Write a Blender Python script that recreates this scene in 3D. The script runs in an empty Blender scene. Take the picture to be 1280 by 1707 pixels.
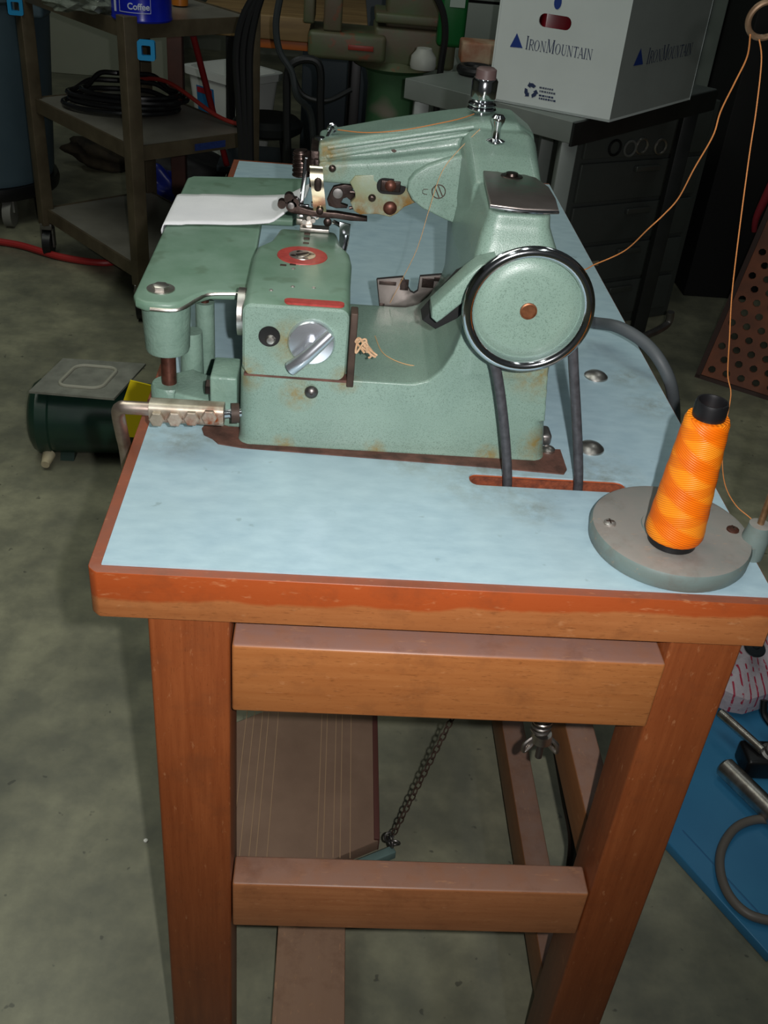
import bpy, bmesh, math, random
from mathutils import Vector, Matrix
random.seed(7)
COL = bpy.context.scene.collection
PI = math.pi

# ------------------------------------------------------------------ camera
R = [[0.9963138874997585, 0.05361578201801752, 0.06696256785484797],
     [-0.02516006144318152, -0.5636347097810762, 0.825640893632442],
     [0.08200980967722105, -0.824282270735334, -0.5602081124618846]]
CAM = Vector((0.152345, -0.58129658, 1.21220806))
FPX = 1673.5923

def at(px, py, X=None, Y=None, Z=None):
    """point of a real plane (X=, Y= or Z= constant) seen at a photo pixel"""
    c = ((px - 640) / FPX, (py - 853.5) / FPX, 1.0)
    r = Vector([sum(R[i][k] * c[k] for k in range(3)) for i in range(3)])
    if X is not None: t = (X - CAM.x) / r.x
    elif Y is not None: t = (Y - CAM.y) / r.y
    else: t = (Z - CAM.z) / r.z
    return CAM + r * t

cam = bpy.data.cameras.new('camera')
co = bpy.data.objects.new('camera', cam); COL.objects.link(co)
cam.sensor_fit = 'VERTICAL'; cam.sensor_height = 24; cam.lens = 24 * FPX / 1707
cam.clip_start = 0.01; cam.clip_end = 50
co.matrix_world = Matrix([[R[i][0], -R[i][1], -R[i][2], CAM[i]] for i in range(3)] + [[0, 0, 0, 1]])
bpy.context.scene.camera = co

# ------------------------------------------------------------------ materials
def srgb(h):
    v = [int(h[i:i + 2], 16) / 255 for i in (0, 2, 4)]
    return tuple(((c / 12.92) if c <= 0.04045 else ((c + 0.055) / 1.055) ** 2.4) for c in v) + (1,)

class NT:
    def __init__(s, name):
        s.m = bpy.data.materials.new(name); s.m.use_nodes = True
        s.t = s.m.node_tree; s.b = s.t.nodes['Principled BSDF']
    def n(s, kind, **kw):
        nd = s.t.nodes.new(kind)
        for k, v in kw.items():
            if isinstance(k, str) and hasattr(nd, k): setattr(nd, k, v)
        return nd
    def l(s, a, b): s.t.links.new(a, b)
    def coords(s, world=True, scale=(1, 1, 1)):
        if world: o = s.n('ShaderNodeNewGeometry').outputs['Position']
        else: o = s.n('ShaderNodeTexCoord').outputs['Object']
        mp = s.n('ShaderNodeMapping'); mp.inputs['Scale'].default_value = scale
        s.l(o, mp.inputs['Vector']); return mp.outputs[0]
    def noise(s, vec, scale, detail=4, rough=.55):
        nd = s.n('ShaderNodeTexNoise'); nd.inputs['Scale'].default_value = scale
        nd.inputs['Detail'].default_value = detail; nd.inputs['Roughness'].default_value = rough
        s.l(vec, nd.inputs['Vector']); return nd.outputs['Fac']
    def ramp(s, v, a, b, lo=0, hi=1):
        r = s.n('ShaderNodeMapRange'); r.inputs[1].default_value = a; r.inputs[2].default_value = b
        r.inputs[3].default_value = lo; r.inputs[4].default_value = hi
        s.l(v, r.inputs[0]); return r.outputs[0]
    def math(s, op, a, b):
        m = s.n('ShaderNodeMath'); m.operation = op
        for i, v in enumerate((a, b)):
            if isinstance(v, (int, float)): m.inputs[i].default_value = v
            else: s.l(v, m.inputs[i])
        return m.outputs[0]
    def mix(s, f, a, b):
        m = s.n('ShaderNodeMix'); m.data_type = 'RGBA'
        for i, v in ((0, f), (6, a), (7, b)):
            if isinstance(v, (int, float, tuple)): m.inputs[i].default_value = v
            else: s.l(v, m.inputs[i])
        return m.outputs[2]
    def bump(s, h, strength, dist=.001):
        b = s.n('ShaderNodeBump'); b.inputs['Strength'].default_value = strength
        b.inputs['Distance'].default_value = dist; s.l(h, b.inputs['Height'])
        s.l(b.outputs[0], s.b.inputs['Normal'])

def mat(name, c1, c2=None, rough=.5, metal=0., scale=20, bump=0, bscale=None, speck=None, spots=(), spotcol='6a4a22', coat=0, world=True, alpha=1, trans=0, vec=(1, 1, 1), emit=None, spec=None):
    n = NT(name); v = n.coords(world, vec)
    col = srgb(c1)
    if c2: col = n.mix(n.ramp(n.noise(v, scale, 5), .32, .68), srgb(c1), srgb(c2))
    if speck:
        col = n.mix(n.ramp(n.noise(v, speck[0], 2), speck[1], speck[1] + .08, 0, speck[3] if len(speck) > 3 else .6), col, srgb(speck[2]))
    if spots:
        pos = n.n('ShaderNodeNewGeometry').outputs['Position']
        acc = None
        for (c, r) in spots:
            d = n.n('ShaderNodeVectorMath'); d.operation = 'DISTANCE'
            n.l(pos, d.inputs[0]); d.inputs[1].default_value = c
            f = n.ramp(d.outputs['Value'], r, r * .25)
            acc = f if acc is None else n.math('MAXIMUM', acc, f)
        fn = n.math('MULTIPLY', acc, n.ramp(n.noise(v, 90, 6, .7), .35, .62))
        col = n.mix(fn, col, srgb(spotcol))
    if isinstance(col, tuple): n.b.inputs['Base Color'].default_value = col
    else: n.l(col, n.b.inputs['Base Color'])
    n.b.inputs['Roughness'].default_value = rough; n.b.inputs['Metallic'].default_value = metal
    n.b.inputs['Coat Weight'].default_value = coat; n.b.inputs['Alpha'].default_value = alpha
    n.b.inputs['Transmission Weight'].default_value = trans
    if spec is not None: n.b.inputs['Specular IOR Level'].default_value = spec
    if bump: n.bump(n.noise(v, bscale or 300, 3), bump)
    return n.m

def wood(name, c1, c2, axis, rough=.42, dust=None, band=False, fleck=True):
    n = NT(name)
    st = [60, 60, 60]; st[axis] = 3
    v = n.coords(True, tuple(st)); v1 = n.coords(True)
    g = n.noise(v, 2.4, 7, .65)
    col = n.mix(n.ramp(g, .3, .7), srgb(c1), srgb(c2))
    col = n.mix(n.ramp(n.noise(v1, 9, 3), .35, .75, 0, .55), col, srgb(c2))
    if fleck:
        fs = [900, 900, 900]; fs[axis] = 130
        col = n.mix(n.ramp(n.noise(n.coords(True, tuple(fs)), 1, 2), .62, .7, 0, .35), col, srgb('4a2208'))
    if band:
        sx = n.n('ShaderNodeSeparateXYZ'); n.l(n.n('ShaderNodeNewGeometry').outputs['Position'], sx.inputs[0])
        nz = n.noise(n.coords(True, (14, 14, 1)), 1, 4)
        zz = n.math('ADD', n.math('SUBTRACT', sx.outputs[2], n.math('MULTIPLY', sx.outputs[0], .026)), n.math('MULTIPLY', n.math('SUBTRACT', nz, .5), .02))
        col = n.mix(n.ramp(zz, .7315, .7345, 0, .85), col, srgb('9c4218'))
    if dust:  # greyish dust on faces that look up
        sn = n.n('ShaderNodeSeparateXYZ'); n.l(n.n('ShaderNodeNewGeometry').outputs['Normal'], sn.inputs[0])
        up = n.math('MULTIPLY', n.ramp(sn.outputs[2], .6, .9), n.ramp(n.noise(v1, 60, 4), .2, .6, .55, .9))
        col = n.mix(up, col, srgb(dust))
    sv = n.coords(True, tuple(55 if i == axis else 170 for i in range(3)))
    col = n.mix(n.ramp(n.noise(sv, 1, 3, .7), .62, .74, 0, .35), col, srgb('c89468'))
    col = n.mix(n.ramp(n.noise(v1, 23, 5, .7), .52, .8, 0, .5), col, srgb('5a3420'))
    n.l(col, n.b.inputs['Base Color']); n.b.inputs['Roughness'].default_value = rough
    n.bump(g, .08)
    return n.m

M = {}
rust = [((.335, .178, .855), .04), ((.128, .178, .86), .026), ((.131, .178, .812), .018), ((.345, .178, .775), .022), ((.145, .35, .965), .025), ((.12, .178, .763), .012), ((.30, .178, .763), .014), ((.20, .178, .763), .012), ((.17, .178, .828), .016), ((.085, .178, .828), .02)]
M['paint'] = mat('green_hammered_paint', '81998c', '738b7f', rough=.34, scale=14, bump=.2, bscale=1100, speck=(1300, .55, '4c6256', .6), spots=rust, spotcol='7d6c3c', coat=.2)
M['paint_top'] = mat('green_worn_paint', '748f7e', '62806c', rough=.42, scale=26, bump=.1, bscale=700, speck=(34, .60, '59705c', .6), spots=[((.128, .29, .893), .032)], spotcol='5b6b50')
M['paint_rough'] = mat('green_rough_paint', '7f998b', '6b8578', rough=.4, scale=40, bump=.5, bscale=320)
M['chrome'] = mat('polished_chrome', 'd8dade', rough=.12, metal=1)
M['chrome_soft'] = mat('soft_chrome', 'dfe3ea', rough=.27, metal=.9)
M['chrome_worn'] = mat('worn_chrome', 'd6d2cc', 'a89f96', rough=.36, metal=1, scale=60, bump=.1)
M['brass_worn'] = mat('worn_nickel', 'c9c0b0', 'a09684', rough=.42, metal=.75, scale=70, spots=[((.062, .157, .792), .02), ((.045, .157, .789), .016), ((.03, .157, .789), .014)], spotcol='8a3d12')
M['steel'] = mat('dull_steel', '8d8a88', '6b6765', rough=.4, metal=.9, scale=40, bump=.1)
M['steel_dark'] = mat('dark_oiled_steel', '4a3d38', '2c2422', rough=.35, metal=.8, scale=80, bump=.2)
M['copper'] = mat('rusty_copper_screw', '6e4336', '42271f', rough=.45, metal=.6, scale=120)
M['brown_metal'] = mat('brown_rusty_metal', '4b3a30', '33251d', rough=.6, metal=.3, scale=60)
M['black'] = mat('black_plastic', '121214', rough=.4)
M['blackhole'] = mat('dark_recess', '080807', rough=.8)
M['rubber'] = mat('dark_rubber', '46464a', '333336', rough=.45, scale=200)
M['redpaint'] = mat('worn_red_paint', 'b0413a', '97332e', rough=.5, scale=200)
M['cap'] = mat('tarnished_plate', '8b837e', '776e6a', rough=.36, metal=.85, scale=30, spots=[((.3, .25, .98), .04)], spotcol='6f8878')
M['cloth'] = mat('white_elastic_cloth', 'e8e8ea', 'd8d8dc', rough=.9, scale=15, bump=.3, bscale=1400)
M['wood_x'] = wood('beech_wood_across', 'a86c3c', '965a2e', 0, dust='8a6a60')
M['wood_edge'] = wood('beech_edge_band', 'ac6e40', '985a30', 0, dust='7a4836', band=True)
M['wood_y'] = wood('beech_wood_along', '8f5d36', '7a4c2a', 1, dust='84695c')
M['wood_z'] = wood('beech_wood_leg', '8f4e28', '763a1a', 2)
M['wood_dim'] = wood('dusty_beech', '927055', '7c5d46', 1, dust='8a6c58', rough=.8, fleck=False)
M['slotwood'] = mat('raw_reddish_wood', '8a4426', '5a2a18', rough=.85, scale=140, bump=.6, bscale=500)
M['grime'] = mat('grimy_brown_wood', '6a463a', '402a22', rough=.7, scale=60, bump=.4)
n = NT('pale_blue_laminate'); v = n.coords(); w = n.coords(True, (45, 95, 45))
c = n.mix(n.ramp(n.noise(w, 1, 5), .3, .7), srgb('a6bfc8'), srgb('97b1bc'))
c = n.mix(n.ramp(n.noise(v, 4, 4), .45, .75, 0, .5), c, srgb('a0b6b8'))
c = n.mix(n.ramp(n.noise(v, 55, 3), .70, .76, 0, .45), c, srgb('6e8180'))
pos = n.n('ShaderNodeNewGeometry').outputs['Position']
acc = None
for (pc, r) in [((.30, .15, .76), .07), ((.23, .165, .76), .03), ((.40, .16, .76), .05), ((.06, .19, .76), .03), ((.48, .30, .76), .035), ((.47, .36, .76), .03), ((.33, .10, .76), .03), ((.03, .18, .76), .04)]:
    d = n.n('ShaderNodeVectorMath'); d.operation = 'DISTANCE'; n.l(pos, d.inputs[0]); d.inputs[1].default_value = pc
    f = n.ramp(d.outputs['Value'], r, r * .2); acc = f if acc is None else n.math('MAXIMUM', acc, f)
c = n.mix(n.math('MULTIPLY', acc, n.ramp(n.noise(v, 60, 6, .7), .38, .7, 0, .6)), c, srgb('6d6a52'))
n.l(c, n.b.inputs['Base Color']); n.b.inputs['Roughness'].default_value = .33
n.bump(n.noise(n.coords(True, (200, 500, 200)), 1, 2), .06)
M['laminate'] = n.m
n = NT('polished_concrete'); v = n.coords()
c = n.mix(n.ramp(n.noise(v, 3.2, 6, .62), .36, .66), srgb('6a6b5b'), srgb('a6a489'))
c = n.mix(n.ramp(n.noise(v, 14, 5, .65), .4, .65, 0, .5), c, srgb('63655a'))
c = n.mix(n.ramp(n.noise(v, 45, 2), .70, .74, 0, .6), c, srgb('3a3a36'))
n.l(c, n.b.inputs['Base Color']); n.b.inputs['Roughness'].default_value = .38
n.bump(n.noise(v, 60, 3), .05)
M['floor'] = n.m
M['stand'] = wood('grey_painted_iron', '6c7b78', '66746f', 0, dust='85807a', fleck=False, rough=.5)
M['stand_side'] = M['stand']
M['screw'] = mat('zinc_screw', 'cfcac4', 'a09890', rough=.35, metal=.8, scale=300)

# ------------------------------------------------------------------ mesh helpers
def mk(fn=None):
    return bmesh.new()

def bev(bm, edges, r, seg=3):
    if r > 0 and edges:
        bmesh.ops.bevel(bm, geom=list(edges), offset=r, offset_type='OFFSET', segments=seg, profile=.5, affect='EDGES', clamp_overlap=True)

def add(dst, src, mtx=None):
    if mtx is not None: bmesh.ops.transform(src, matrix=mtx, verts=src.verts)
    me = bpy.data.meshes.new('tmp'); src.to_mesh(me); dst.from_mesh(me); bpy.data.meshes.remove(me); src.free()

def box(x0, x1, y0, y1, z0, z1, r=0, seg=3, bm=None, mtx=None):
    b = bmesh.new(); bmesh.ops.create_cube(b, size=1)
    for vv in b.verts:
        vv.co = Vector(((x0 + x1) / 2 + vv.co.x * (x1 - x0), (y0 + y1) / 2 + vv.co.y * (y1 - y0), (z0 + z1) / 2 + vv.co.z * (z1 - z0)))
    bev(b, b.edges, r, seg)
    if mtx is not None: bmesh.ops.transform(b, matrix=mtx, verts=b.verts)
    if bm is None: return b
    add(bm, b); return bm

def prism(poly, d0, d1, axis='y', r=0, seg=3, holes=(), bm=None):
    """extrude a 2D outline; axis 'y': outline is (x,z); 'z': (x,y); 'x': (y,z)"""
    b = bmesh.new()
    def P(u, w, d):
        return {'y': (u, d, w), 'z': (u, w, d), 'x': (d, u, w)}[axis]
    es = []
    for loop in [poly] + list(holes):
        vs = [b.verts.new(P(u, w, d0)) for u, w in loop]
        es += [b.edges.new((vs[i], vs[(i + 1) % len(vs)])) for i in range(len(vs))]
    bmesh.ops.triangle_fill(b, edges=es, use_beauty=True, use_dissolve=False)
    bmesh.ops.dissolve_limit(b, angle_limit=.01, verts=b.verts, edges=b.edges) if not holes else None
    ext = bmesh.ops.extrude_face_region(b, geom=list(b.faces))
    dv = Vector(P(0, 0, d1)) - Vector(P(0, 0, d0))
    bmesh.ops.translate(b, verts=[e for e in ext['geom'] if isinstance(e, bmesh.types.BMVert)], vec=dv)
    bmesh.ops.recalc_face_normals(b, faces=b.faces)
    if r:
        ax = {'y': 1, 'z': 2, 'x': 0}[axis]
        ee = [e for e in b.edges if abs(e.verts[0].co[ax] - e.verts[1].co[ax]) < 1e-6 and e.calc_face_angle(0) > .5]
        bev(b, ee, r, seg)
    if bm is None: return b
    add(bm, b); return bm

def rotto(axis):
    return Vector((0, 0, 1)).rotation_difference(Vector(axis).normalized()).to_matrix().to_4x4()

def lathe(prof, c, axis=(0, 0, 1), seg=32, bm=None):
    """profile of (radius, height) turned about an axis through c"""
    b = bmesh.new(); rings = []
    for (r, h) in prof:
        if r < 1e-6: rings.append([b.verts.new((0, 0, h))])
        else: rings.append([b.verts.new((r * math.cos(2 * PI * i / seg), r * math.sin(2 * PI * i / seg), h)) for i in range(seg)])
    for a, d in zip(rings, rings[1:]):
        for i in range(seg):
            j = (i + 1) % seg
            if len(a) == 1 and len(d) == 1: continue
            if len(a) == 1: b.faces.new((a[0], d[i], d[j]))
            elif len(d) == 1: b.faces.new((a[i], d[0], a[j]))
            else: b.faces.new((a[i], a[j], d[j], d[i]))
    for rg in (rings[0], rings[-1]):
        if len(rg) > 1:
            try: b.faces.new(rg)
            except Exception: pass
    bmesh.ops.recalc_face_normals(b, faces=b.faces)
    bmesh.ops.transform(b, matrix=Matrix.Translation(Vector(c)) @ rotto(axis), verts=b.verts)
    if bm is None: return b
    add(bm, b); return bm

def cyl(p0, p1, r, r1=None, seg=24, bm=None, bevel=0):
    p0 = Vector(p0); p1 = Vector(p1); h = (p1 - p0).length; r1 = r if r1 is None else r1
    k = bevel
    prof = [(0, 0), (r - k, 0), (r, k), (r1, h - k), (r1 - k, h), (0, h)] if k else [(0, 0), (r, 0), (r1, h), (0, h)]
    return lathe(prof, p0, p1 - p0, seg, bm)

def smooth_path(pts, sub=8, closed=False):
    pts = [Vector(p) for p in pts]; out = []
    n = len(pts); rng = range(n if closed else n - 1)
    for i in rng:
        p0 = pts[(i - 1) % n] if closed or i > 0 else pts[0]
        p1 = pts[i]; p2 = pts[(i + 1) % n]
        p3 = pts[(i + 2) % n] if closed or i + 2 < n else pts[-1]
        for k in range(sub):
            t = k / sub
            out.append(.5 * ((2 * p1) + (-p0 + p2) * t + (2 * p0 - 5 * p1 + 4 * p2 - p3) * t * t + (-p0 + 3 * p1 - 3 * p2 + p3) * t ** 3))
    if not closed: out.append(pts[-1])
    return out

def tube(pts, r, seg=10, sub=8, closed=False, bm=None, smooth=True):
    P = smooth_path(pts, sub, closed) if smooth else [Vector(p) for p in pts]
    b = bmesh.new(); rings = []; n = len(P)
    prev = None
    for i, p in enumerate(P):
        if closed: t = P[(i + 1) % n] - P[i - 1]
        else: t = P[min(i + 1, n - 1)] - P[max(i - 1, 0)]
        t.normalize()
        if prev is None:
            a = Vector((0, 0, 1)) if abs(t.z) < .9 else Vector((1, 0, 0))
            u = t.cross(a).normalized()
        else: u = (prev - t * prev.dot(t)).normalized()
        prev = u; w = t.cross(u)
        rr = r(i / (n - 1)) if callable(r) else r
        rings.append([b.verts.new(p + (u * math.cos(2 * PI * k / seg) + w * math.sin(2 * PI * k / seg)) * rr) for k in range(seg)])
    for i in range(n if closed else n - 1):
        a = rings[i]; d = rings[(i + 1) % n]
        for k in range(seg): b.faces.new((a[k], a[(k + 1) % seg], d[(k + 1) % seg], d[k]))
    if not closed: b.faces.new(rings[0]); b.faces.new(rings[-1])
    bmesh.ops.recalc_face_normals(b, faces=b.faces)
    if bm is None: return b
    add(bm, b); return bm

def rrect(x0, x1, z0, z1, r, n=5):
    pts = []
    for (cx, cz, a) in ((x1 - r, z1 - r, 0), (x0 + r, z1 - r, 90), (x0 + r, z0 + r, 180), (x1 - r, z0 + r, 270)):
        for k in range(n + 1):
            t = math.radians(a + 90 * k / n); pts.append((cx + r * math.cos(t), cz + r * math.sin(t)))
    return pts

def loft(secs, bm=None):
    """secs: lists of 3D points, same count; capped"""
    b = bmesh.new(); rings = [[b.verts.new(p) for p in s] for s in secs]
    n = len(rings[0])
    for a, d in zip(rings, rings[1:]):
        for k in range(n): b.faces.new((a[k], a[(k + 1) % n], d[(k + 1) % n], d[k]))
    b.faces.new(rings[0]); b.faces.new(rings[-1])
    bmesh.ops.recalc_face_normals(b, faces=b.faces)
    if bm is None: return b
    add(bm, b); return bm

def hexhead(c, axis, r, h, bm=None, washer=0):
    b = bmesh.new()
    if washer: lathe([(0, 0), (washer, 0), (washer, h * .25), (0, h * .25)], (0, 0, 0), seg=24, bm=b)
    lathe([(0, 0), (r, 0), (r, h * .85), (r * .85, h), (0, h)], (0, 0, 0), seg=6, bm=b)
    bmesh.ops.transform(b, matrix=Matrix.Translation(Vector(c)) @ rotto(axis), verts=b.verts)
    if bm is None: return b
    add(bm, b); return bm

def torus(c, axis, R_, r, seg=40, s2=12, bm=None):
    pts = [Vector((R_ * math.cos(2 * PI * i / seg), R_ * math.sin(2 * PI * i / seg), 0)) for i in range(seg)]
    mt = Matrix.Translation(Vector(c)) @ rotto(axis)
    return tube([mt @ p for p in pts], r, seg=s2, closed=True, smooth=False, bm=bm)

def pxp(pts, Y): return [(at(x, y, Y=Y).x, at(x, y, Y=Y).z) for x, y in pts]
# ------------------------------------------------------------------ object helpers
WL = {}
def tag(o, label, cat, group=None, kind=None):
    if label: o['label'] = label
    if cat: o['category'] = cat
    if group: o['group'] = group
    if kind: o['kind'] = kind
    return o

def thing(name, label, cat, loc, group=None):
    o = bpy.data.objects.new(name, None); COL.objects.link(o)
    o.empty_display_size = .05; o.location = loc; WL[o.name] = Vector(loc)
    return tag(o, label, cat, group)

def obj(name, bm, m, parent=None, label=None, smooth=True, angle=35):
    me = bpy.data.meshes.new(name)
    vs = [v.co for v in bm.verts]
    lo = Vector([min(v[i] for v in vs) for i in range(3)]); hi = Vector([max(v[i] for v in vs) for i in range(3)])
    org = Vector(((lo.x + hi.x) / 2, (lo.y + hi.y) / 2, lo.z))
    bmesh.ops.translate(bm, verts=bm.verts, vec=-org)
    bm.to_mesh(me); bm.free(); me.materials.append(m)
    o = bpy.data.objects.new(name, me); COL.objects.link(o)
    if smooth:
        me.shade_smooth()
        try: me.set_sharp_from_angle(angle=math.radians(angle))
        except Exception: pass
    if parent is not None:
        o.parent = parent; o.location = org - WL[parent.name]
    else: o.location = org
    WL[o.name] = org
    if label: o['label'] = label
    return o

def struct(name, bm, m, parent=None):
    o = obj(name, bm, m, parent)
    if parent is None: o['kind'] = 'structure'
    return o

def dup(root, loc, label=None):
    c = root.copy(); COL.objects.link(c); c.location = loc
    if label: c['label'] = label
    for ch in list(root.children):
        d = ch.copy(); COL.objects.link(d); d.parent = c
        for g in list(ch.children):
            e = g.copy(); COL.objects.link(e); e.parent = d
    return c

GL = {  # thick-and-thin serif capitals: quads as (x0,y0,x1,y1,width), unit height; last value is the advance
 'I': ([(.2, 0, .2, 1, .13)], [(.2, 0), (.2, 1)], .42),
 'R': ([(.2, 0, .2, 1, .13), (.2, .96, .5, .96, .05), (.2, .5, .5, .5, .05), (.42, .5, .8, 0, .11)], [(.2, 0), (.2, 1), (.78, 0)], .84),
 'N': ([(.18, 0, .18, 1, .05), (.18, 1, .78, 0, .13), (.78, 0, .78, 1, .05)], [(.18, 0), (.16, 1), (.78, 1)], .98),
 'M': ([(.16, 0, .2, 1, .05), (.2, 1, .55, .05, .12), (.55, .05, .9, 1, .045), (.92, 0, .9, 1, .13)], [(.16, 0), (.2, 1), (.92, 0), (.9, 1)], 1.12),
 'U': ([(.2, .25, .2, 1, .12), (.2, .25, .34, .03, .11), (.34, .03, .58, .03, .05), (.58, .03, .72, .25, .05), (.72, .25, .72, 1, .05)], [(.2, 1), (.72, 1)], .92),
 'T': ([(.42, 0, .42, 1, .13), (.08, .97, .76, .97, .06), (.08, .85, .08, 1, .04), (.76, .85, .76, 1, .04)], [(.42, 0)], .82),
 'A': ([(.1, 0, .42, 1, .05), (.42, 1, .78, 0, .13), (.22, .36, .62, .36, .05)], [(.1, 0), (.78, 0)], .86),
 'O': ([], [], 1.0)}
def serif_bm(runs, width, org, xd):
    """runs: (text, cap height) pieces set one after another, fitted to a width"""
    b = bmesh.new(); x = 0
    def quad(x0, y0, x1, y1, w, h):
        d = Vector((x1 - x0, y1 - y0)); n_ = Vector((-d.y, d.x)).normalized() * w / 2
        if abs(d.y) > .3: n_ = Vector((w / 2, 0))
        b.faces.new([b.verts.new((x + px * h, 0, py * h)) for px, py in ((x0 - n_.x, y0 - n_.y), (x1 - n_.x, y1 - n_.y), (x1 + n_.x, y1 + n_.y), (x0 + n_.x, y0 + n_.y))])
    for txt, h in runs:
        for ch in txt:
            st_, se, adv = GL[ch]
            for q_ in st_: quad(*q_, h)
            for (sx_, sy_) in se: quad(sx_ - .13, abs(sy_ - .02), sx_ + .13, abs(sy_ - .02), .04, h)
            rings = {'O': (.48, .5, .42, .5, 0, 24), 'R': (.5, .73, .26, .25, -6, 6)}.get(ch)
            if rings:
                cx, cy, rx, ry, k0, k1 = rings
                P = [(cx + rx * math.cos(k * PI / 12), cy + ry * math.sin(k * PI / 12), cx + (rx - .12 * abs(math.cos(k * PI / 12)) - .02) * math.cos(k * PI / 12), cy + (ry - .045) * math.sin(k * PI / 12)) for k in range(k0, k1 + 1)]
                for p, q_ in zip(P, P[1:]):
                    b.faces.new([b.verts.new((x + u * h, 0, w_ * h)) for u, w_ in ((p[0], p[1]), (q_[0], q_[1]), (q_[2], q_[3]), (p[2], p[3]))])
            x += adv * h
        x += .0
    xd = Vector(xd)
    for v in b.verts:
        u = v.co.x * width / x; v.co = Vector(org) + xd * u + Vector((0, 0, v.co.z))
    return b

def text_bm(s, size, origin, xdir, ydir, bold=0., spacing=1., squash=1.):
    cu = bpy.data.curves.new('t', 'FONT'); cu.body = s; cu.size = size; cu.extrude = .0003; cu.offset = bold
    cu.space_character = spacing
    o = bpy.data.objects.new('t', cu); COL.objects.link(o)
    dg = bpy.context.evaluated_depsgraph_get(); me = bpy.data.meshes.new_from_object(o.evaluated_get(dg))
    b = bmesh.new(); b.from_mesh(me)
    bpy.data.objects.remove(o); bpy.data.meshes.remove(me); bpy.data.curves.remove(cu)
    x = Vector(xdir).normalized(); y = Vector(ydir).normalized(); z = x.cross(y)
    mt = Matrix([[x[i] * squash, y[i], z[i], origin[i]] for i in range(3)] + [[0, 0, 0, 1]])
    bmesh.ops.transform(b, matrix=mt, verts=b.verts)
    return b

# ================================================================== SETTING
def quad_plane(x0, x1, y0, y1, z, t=.02): return box(x0, x1, y0, y1, z - t, z)
struct('floor', box(-4, 5, -2.5, 7, -.05, 0), M['floor'])
wallm = mat('painted_wall', '7d8074', '73766b', rough=.8, scale=3)
struct('wall_back', box(-4, 5, 6.2, 6.3, 0, 3.2), wallm)
struct('wall_left', box(-4.1, -4, -2.5, 6.3, 0, 3.2), wallm)
struct('wall_right', box(5, 5.1, -2.5, 6.3, 0, 3.2), wallm)

# ================================================================== SEWING TABLE
ZT = .76
tb = thing('sewing_table', 'industrial sewing table with pale blue laminate top and orange-brown beech frame', 'table', (.25, .52, 0))
slot = rrect(.281, .418, .1335, .1525, .008)
obj('laminate_sheet', prism([(0, 0), (.5, 0), (.5, 1.055), (0, 1.055)], ZT - .0015, ZT, 'z', holes=[slot]), M['laminate'], tb, smooth=False)
def rr_outline(x0, x1, y0, y1, r): return rrect(x0, x1, y0, y1, r, 4)
obj('top_core', prism([(.500, -.0085), (.502, -.0065), (.502, 1.067), (-.0095, 1.067), (-.0095, -.0005), (-.0085, -.003), (-.0045, -.007), (-.002, -.0085)], .717, ZT - .0016, 'z', r=.0035, seg=3, holes=[slot]), M['wood_edge'], tb, label='orange-brown wooden edge of the table top')
sl = bmesh.new()
prism(rrect(.2805, .4185, .133, .153, .0085), .722, .7572, 'z', holes=[rrect(.2835, .4155, .1355, .1505, .007)], bm=sl)
obj('belt_slot', sl, M['slotwood'], tb, label='raw reddish wood inside the belt slot')
for (x0, x1) in ((.030, .0915), (.4325, .490)):
    for (y0, y1) in ((.0, .058), (.985, 1.043)):
        obj('leg', box(x0, x1, y0, y1, 0, .717, .003), M['wood_z'], tb)
obj('apron', box(.0935, .4315, -.006, .034, .622, .692, .0025), M['wood_x'], tb)
obj('apron', box(.0935, .4315, 1.0, 1.035, .622, .70, .002), M['wood_x'], tb)
obj('apron', box(.45, .482, .06, .984, .64, .716, .002), M['wood_y'], tb)
obj('stretcher', box(.0925, .4315, .000, .032, .324, .390, .0025), wood('stained_beech', 'a66e46', '925a36', 0, dust='8f6e5e'), tb)
obj('stretcher', box(.452, .486, .0585, .984, .315, .375, .002), M['wood_y'], tb)
obj('stretcher', box(.452, .486, .0585, .984, .04, .10, .002), M['wood_y'], tb)
obj('stretcher', box(.0925, .4315, 1.0, 1.032, .324, .39, .002), M['wood_x'], tb)
obj('foot_rail', prism([(.132, -.02), (.218, -.02), (.217, .9), (.132, .9)], .022, .05, 'z', r=.002), M['wood_dim'], tb, label='dusty plank running along under the treadle')
for yb in (.62, .90): obj('foot_bearer', box(.10, .43, yb, yb + .04, .0, .0215), M['wood_dim'], tb)
for (px, py) in ((993, 628), (984, 748)):
    p = at(px, py, Z=ZT)
    b = lathe([(0, 0), (.0125, 0), (.0122, .0015), (.009, .0042), (.004, .0056), (0, .006)], p)
    bo = obj('bolt_head', b, M['chrome_worn'], tb)
# grimy cut-out around the machine foot
gr = prism([(.050, .212), (.047, .200), (.050, .190), (.058, .184), (.064, .176), (.085, .1715), (.20, .1665), (.30, .1625), (.366, .158), (.370, .166), (.37, .2), (.30, .2), (.1, .21)], ZT - .0005, ZT + .0012, 'z')
obj('worn_edge', gr, M['grime'], tb, label='grimy brown wood bared around the machine foot')
mk_ = bmesh.new()
for (a, b_, z) in ((.0925, .0, .678), (.0925, .0, .642)):
    pass

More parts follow.
